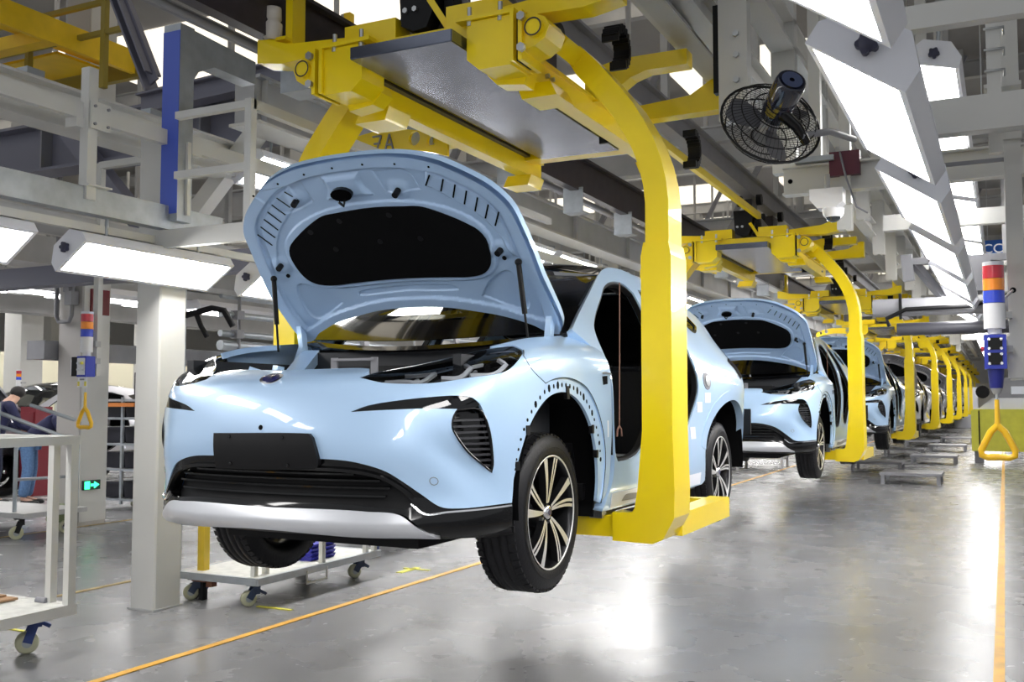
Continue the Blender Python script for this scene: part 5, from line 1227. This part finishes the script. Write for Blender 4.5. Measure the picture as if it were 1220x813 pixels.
# tray rack beyond the columns
t = thing('tray_rack', 'tall mesh rack of black bins beyond the grey column', 'rack', (-10.45, 9.5, 0))
for x in (-.45, .05, .36): mk('upright', MB().box((x, 0, .80), (.035, .035, 1.4)), galv, t); mk('upright', MB().box((x, .7, .80), (.035, .035, 1.4)), galv, t)
for z in (.16, .55, .88, 1.22, 1.46): mk('shelf_bar', MB().box((-.05, 0, z), (.86, .03, .03)), galv, t); mk('shelf', MB().box((-.05, .36, z-.01), (.82, .68, .015)), mid_steel, t)
mk('orange_bar', MB().box((.0, -.03, 1.40), (.6, .04, .05)), mat('orange_edge', (.6, .2, .04), .5), t)
for x, y in ((-.4, .05), (.32, .05), (-.4, .65), (.32, .65)): castor(t, x, y, .14, .05, .2, cream, galv, False)
bb = mat('black_bin', (.012, .012, .02), .45)
i = 0
for z, row in ((.565, 'second'), (.895, 'third'), (1.235, 'fourth'), (.175, 'lowest')):
    for x, sd in ((-.27, 'left'), (.17, 'right')):
        b = MB().prism([(-.16, 0), (.16, 0), (.19, .21), (-.19, .21)], .5, (x-10.45, 9.85, z)); b.box((x-10.45, 9.585, z+.19), (.40, .03, .03))
        tag(mk('storage_bin', b, bb), f'black plastic bin at the {sd} on the {row} shelf of the mesh rack', 'bin', 'black bins in the mesh rack')
tag(mk('monitor_box', MB().box((-10.25, 9.85, 1.66), (.34, .3, .34)).box((-10.25, 9.69, 1.66), (.30, .02, .30)), bb), 'black box standing on top of the mesh rack', 'box')
# persons bending over the body on the neighbouring line
skinm = mat('skin_tone', (.50, .30, .22), .6); hairm = mat('black_hair', (.012, .01, .01), .7)
def skinned(name, joints, edges, m, par, root=0, levels=2):
    me = bpy.data.meshes.new(name); me.from_pydata([j[0] for j in joints], edges, [])
    o = bpy.data.objects.new(name, me); COL.objects.link(o)
    md = o.modifiers.new('skin', 'SKIN'); md.use_smooth_shade = True; md.branch_smoothing = .3
    sv = me.skin_vertices[0].data
    for k, j in enumerate(joints): sv[k].radius = (j[1], j[2] if len(j) > 2 else j[1]); sv[k].use_root = (k == root)
    sb = o.modifiers.new('sub', 'SUBSURF'); sb.levels = levels
    bpy.context.view_layer.update()
    nm = bpy.data.meshes.new_from_object(o.evaluated_get(bpy.context.evaluated_depsgraph_get()))
    bpy.data.objects.remove(o); nm.materials.clear(); nm.materials.append(m); nm.name = name
    return mk(name, nm, None, par)
def person(label, loc, rz, lean, trousers, reach=.35, side=0.):
    """a standing adult bent forward (towards -y of the figure) by lean radians"""
    t = thing('person', label, 'person', loc, 'workers leaning over the neighbouring car', rz)
    hip = Vector((0, 0, .93)); d = Vector((side, -math.sin(lean), math.cos(lean))).normalized(); wide = Vector((1, 0, 0))
    ch = hip+d*.32; nk = hip+d*.52; hd = nk+(d*.6+Vector((0, -.5, -.1))).normalized()*.10; tp = hd+(d*.8+Vector((0, -.3, 0))).normalized()*.13
    sh = [nk-d*.05+wide*.19*s for s in (1, -1)]
    el = [s_+Vector((.03*k, -.10-.05*lean, -.27)) for s_, k in zip(sh, (1, -1))]; wr = [e+Vector((-.03*k, -reach*.62, -.02-.10*lean)) for e, k in zip(el, (1, -1))]
    hand = [w+Vector((0, -.08, -.02)) for w in wr]
    hp = [hip+Vector((.09*s, 0, -.04)) for s in (1, -1)]; kn = [Vector((.11*s, -.03, .50)) for s in (1, -1)]; an = [Vector((.12*s, .03, .09)) for s in (1, -1)]; toe = [Vector((.14*s, -.13, .045)) for s in (1, -1)]
    J = [(hip, .13, .10), (ch, .14, .10), (nk, .06), (hd, .075, .085), (tp, .075, .08)]; E = [(0, 1), (1, 2), (2, 3), (3, 4)]
    for s in (0, 1):
        b = len(J); J += [(sh[s], .055), (el[s], .042), (wr[s], .03), (hand[s], .032, .022)]; E += [(2, b), (b, b+1), (b+1, b+2), (b+2, b+3)]
        b = len(J); J += [(hp[s], .085), (kn[s], .06), (an[s], .042), (toe[s], .035)]; E += [(0, b), (b, b+1), (b+1, b+2), (b+2, b+3)]
    for s in (0, 1):                                    # five fingers a hand
        hb = 5+8*s+3
        for q in range(5):
            b = len(J); off = Vector(((q-2)*.016, -.075 if q else -.03, -.03)) if q else Vector((.045*(1 if s else -1), -.03, -.02))
            J += [(hand[s]+off, .009)]; E += [(hb, b)]
    skinned('body', J, E, skinm, t, 0, 1)
    J = [(hip+Vector((0, 0, -.02)), .16, .125), (ch, .175, .13), (nk+d*.015, .085, .08)]; E = [(0, 1), (1, 2)]
    for s in (0, 1):
        b = len(J); J += [(sh[s], .075), (el[s], .06), (wr[s], .05)]; E += [(2, b), (b, b+1), (b+1, b+2)]
    skinned('jacket', J, E, navy, t)
    J = [(hip+Vector((0, 0, .02)), .155, .12)]; E = []
    for s in (0, 1):
        b = len(J); J += [(hp[s], .105), (kn[s], .08), (an[s]+Vector((0, 0, .02)), .075)]; E += [(0, b), (b, b+1), (b+1, b+2)]
    skinned('trousers', J, E, trousers, t)
    for s in (0, 1): skinned('shoe', [(an[s]+Vector((0, .03, -.035)), .05, .045), (toe[s]+Vector((0, 0, .0)), .045, .04), (toe[s]+Vector((0, -.07, -.005)), .035, .03)], [(0, 1), (1, 2)], black_mat, t)
    q = (tp-hd).normalized(); mk('hair', MB().sphere(tuple(tp+Vector((0, .02, .0))), .098, 14, 10, (.95, 1.05, .9)), hairm, t)
    return t
person('person in navy jacket and light jeans bending forward at far left', (-12.20, 9.5, 0), PI-.9, .95, denim, .4, .0)
person('person in navy work clothes leaning right, between the jeans and the grey column', (-11.72, 9.75, 0), PI+.5, .55, mat('navy_trousers', (.012, .016, .04), .85), .35, -.35)
person('person in navy cut off by the left picture edge', (-12.75, 9.35, 0), PI-.3, .35, mat('navy_trousers', (.012, .016, .04), .85), .3, 0.)
# neighbouring line: dark bodies and red fixture
bk = mat('black_car_paint', (.012, .012, .014), .25, .2, 1.)
bpy.context.view_layer.update()
lab = ['black car with raised bonnet on the neighbouring line behind the workers', 'white car on the neighbouring line past the front pillar', 'white car farther along the neighbouring line']
for k in range(3):
    c = dup(farC, (-14.6-.2*k, 9.3+6.2*k, .02), lab[k], 'cars on the neighbouring line'); recolour(c, bk if k == 0 else paint_white)
t = thing('red_fixture', 'dark red fixture cabinet behind the workers', 'cabinet', (-13.45, 10.6, 0)); mk('cabinet', MB().box((0, 0, .68), (.34, .3, 1.36)), mat('maroon_plate', (.16, .012, .02), .4), t); mk('door', MB().box((0, -.16, .68), (.28, .02, 1.2)), mat('maroon_plate', (.16, .012, .02), .4), t)
signal_tower('small red topped signal tower on the far left column', (-17.0, 12.98, 1.20), 1.0)
# racks, boards and cabinets that fill the far bays
rng = random.Random(11); pal = [white_steel, lamp_shell, grey_steel, mat('far_cream', (.70, .66, .50), .5), mat('far_blue_grey', (.34, .40, .5), .5), mid_steel, mat('white_plastic', (.78, .78, .8), .35)]
for x0, x1, ys, cnt, zl in ((-21, -15.5, (14, 40), 20, 'in the second far-left bay'), (-34, -22, (14, 52), 18, 'in the farthest left bay'), (-11.5, -7.2, (13, 45), 18, 'beyond the left pillar'), (1.0, 3.5, (22, 56), 12, 'right of the aisle'), (-6.6, -4.9, (16, 56), 12, 'left of the hanging cars')):
    n = 0
    for y in sorted(rng.uniform(*ys) for _ in range(cnt)):
        x = rng.uniform(x0, x1); w = rng.uniform(.7, 1.8); d = rng.uniform(.5, .9); h = rng.uniform(1.0, 2.3)
        t = thing('storage_rack', (ORDN[n] or 'first')+' storage rack with boxes, counted from the camera, '+zl, 'rack', (x, y, 0), 'storage racks of the far bays'); n += 1
        for sx in (-w/2, w/2): mk('upright', MB().box((sx, -d/2, h/2), (.05, .05, h)).box((sx, d/2, h/2), (.05, .05, h)), rng.choice(pal[:3]), t)
        zz = .2
        while zz < h:
            mk('shelf', MB().box((0, 0, zz), (w, d, .03)), rng.choice(pal[:3]), t)
            xx = -w/2+.05
            while xx < w/2-.25:
                bw = rng.uniform(.2, .5); bh = rng.uniform(.15, .34)
                if xx+bw < w/2 and rng.random() < .8: mk('box', MB().box((xx+bw/2, 0, zz+.015+bh/2), (bw*.92, d*.8, bh)), rng.choice(pal), t)
                xx += bw
            zz += .42

for i, (x, y, w, h, m) in enumerate(((-1.9, 60, 1.2, 2.2, lamp_shell), (-.9, 66, 1.0, 2.0, white_steel), (.2, 58, .9, 1.8, lamp_shell), (-1.4, 72, 1.4, 2.6, white_steel), (-.1, 74, 1.2, 2.4, lamp_shell))):
    t = thing('machine_cabinet', ['white cabinet at the far end under the line', 'pale cabinet at the far end of the aisle', 'white cabinet at the far end right of the aisle', 'wide pale cabinet before the end wall', 'tall white cabinet before the end wall'][i], 'cabinet', (x, y, 0))
    mk('body', MB().box((0, 0, h/2), (w, .7, h)), m, t)
    for sx in (-.25, .25): d = mk('door', MB().box((sx*w, -.36, h/2), (w*.47, .02, h*.92)), m, t); mk('handle', MB().box((sx*w*.2, -.38, h/2), (.03, .03, .2)), mid_steel, d)
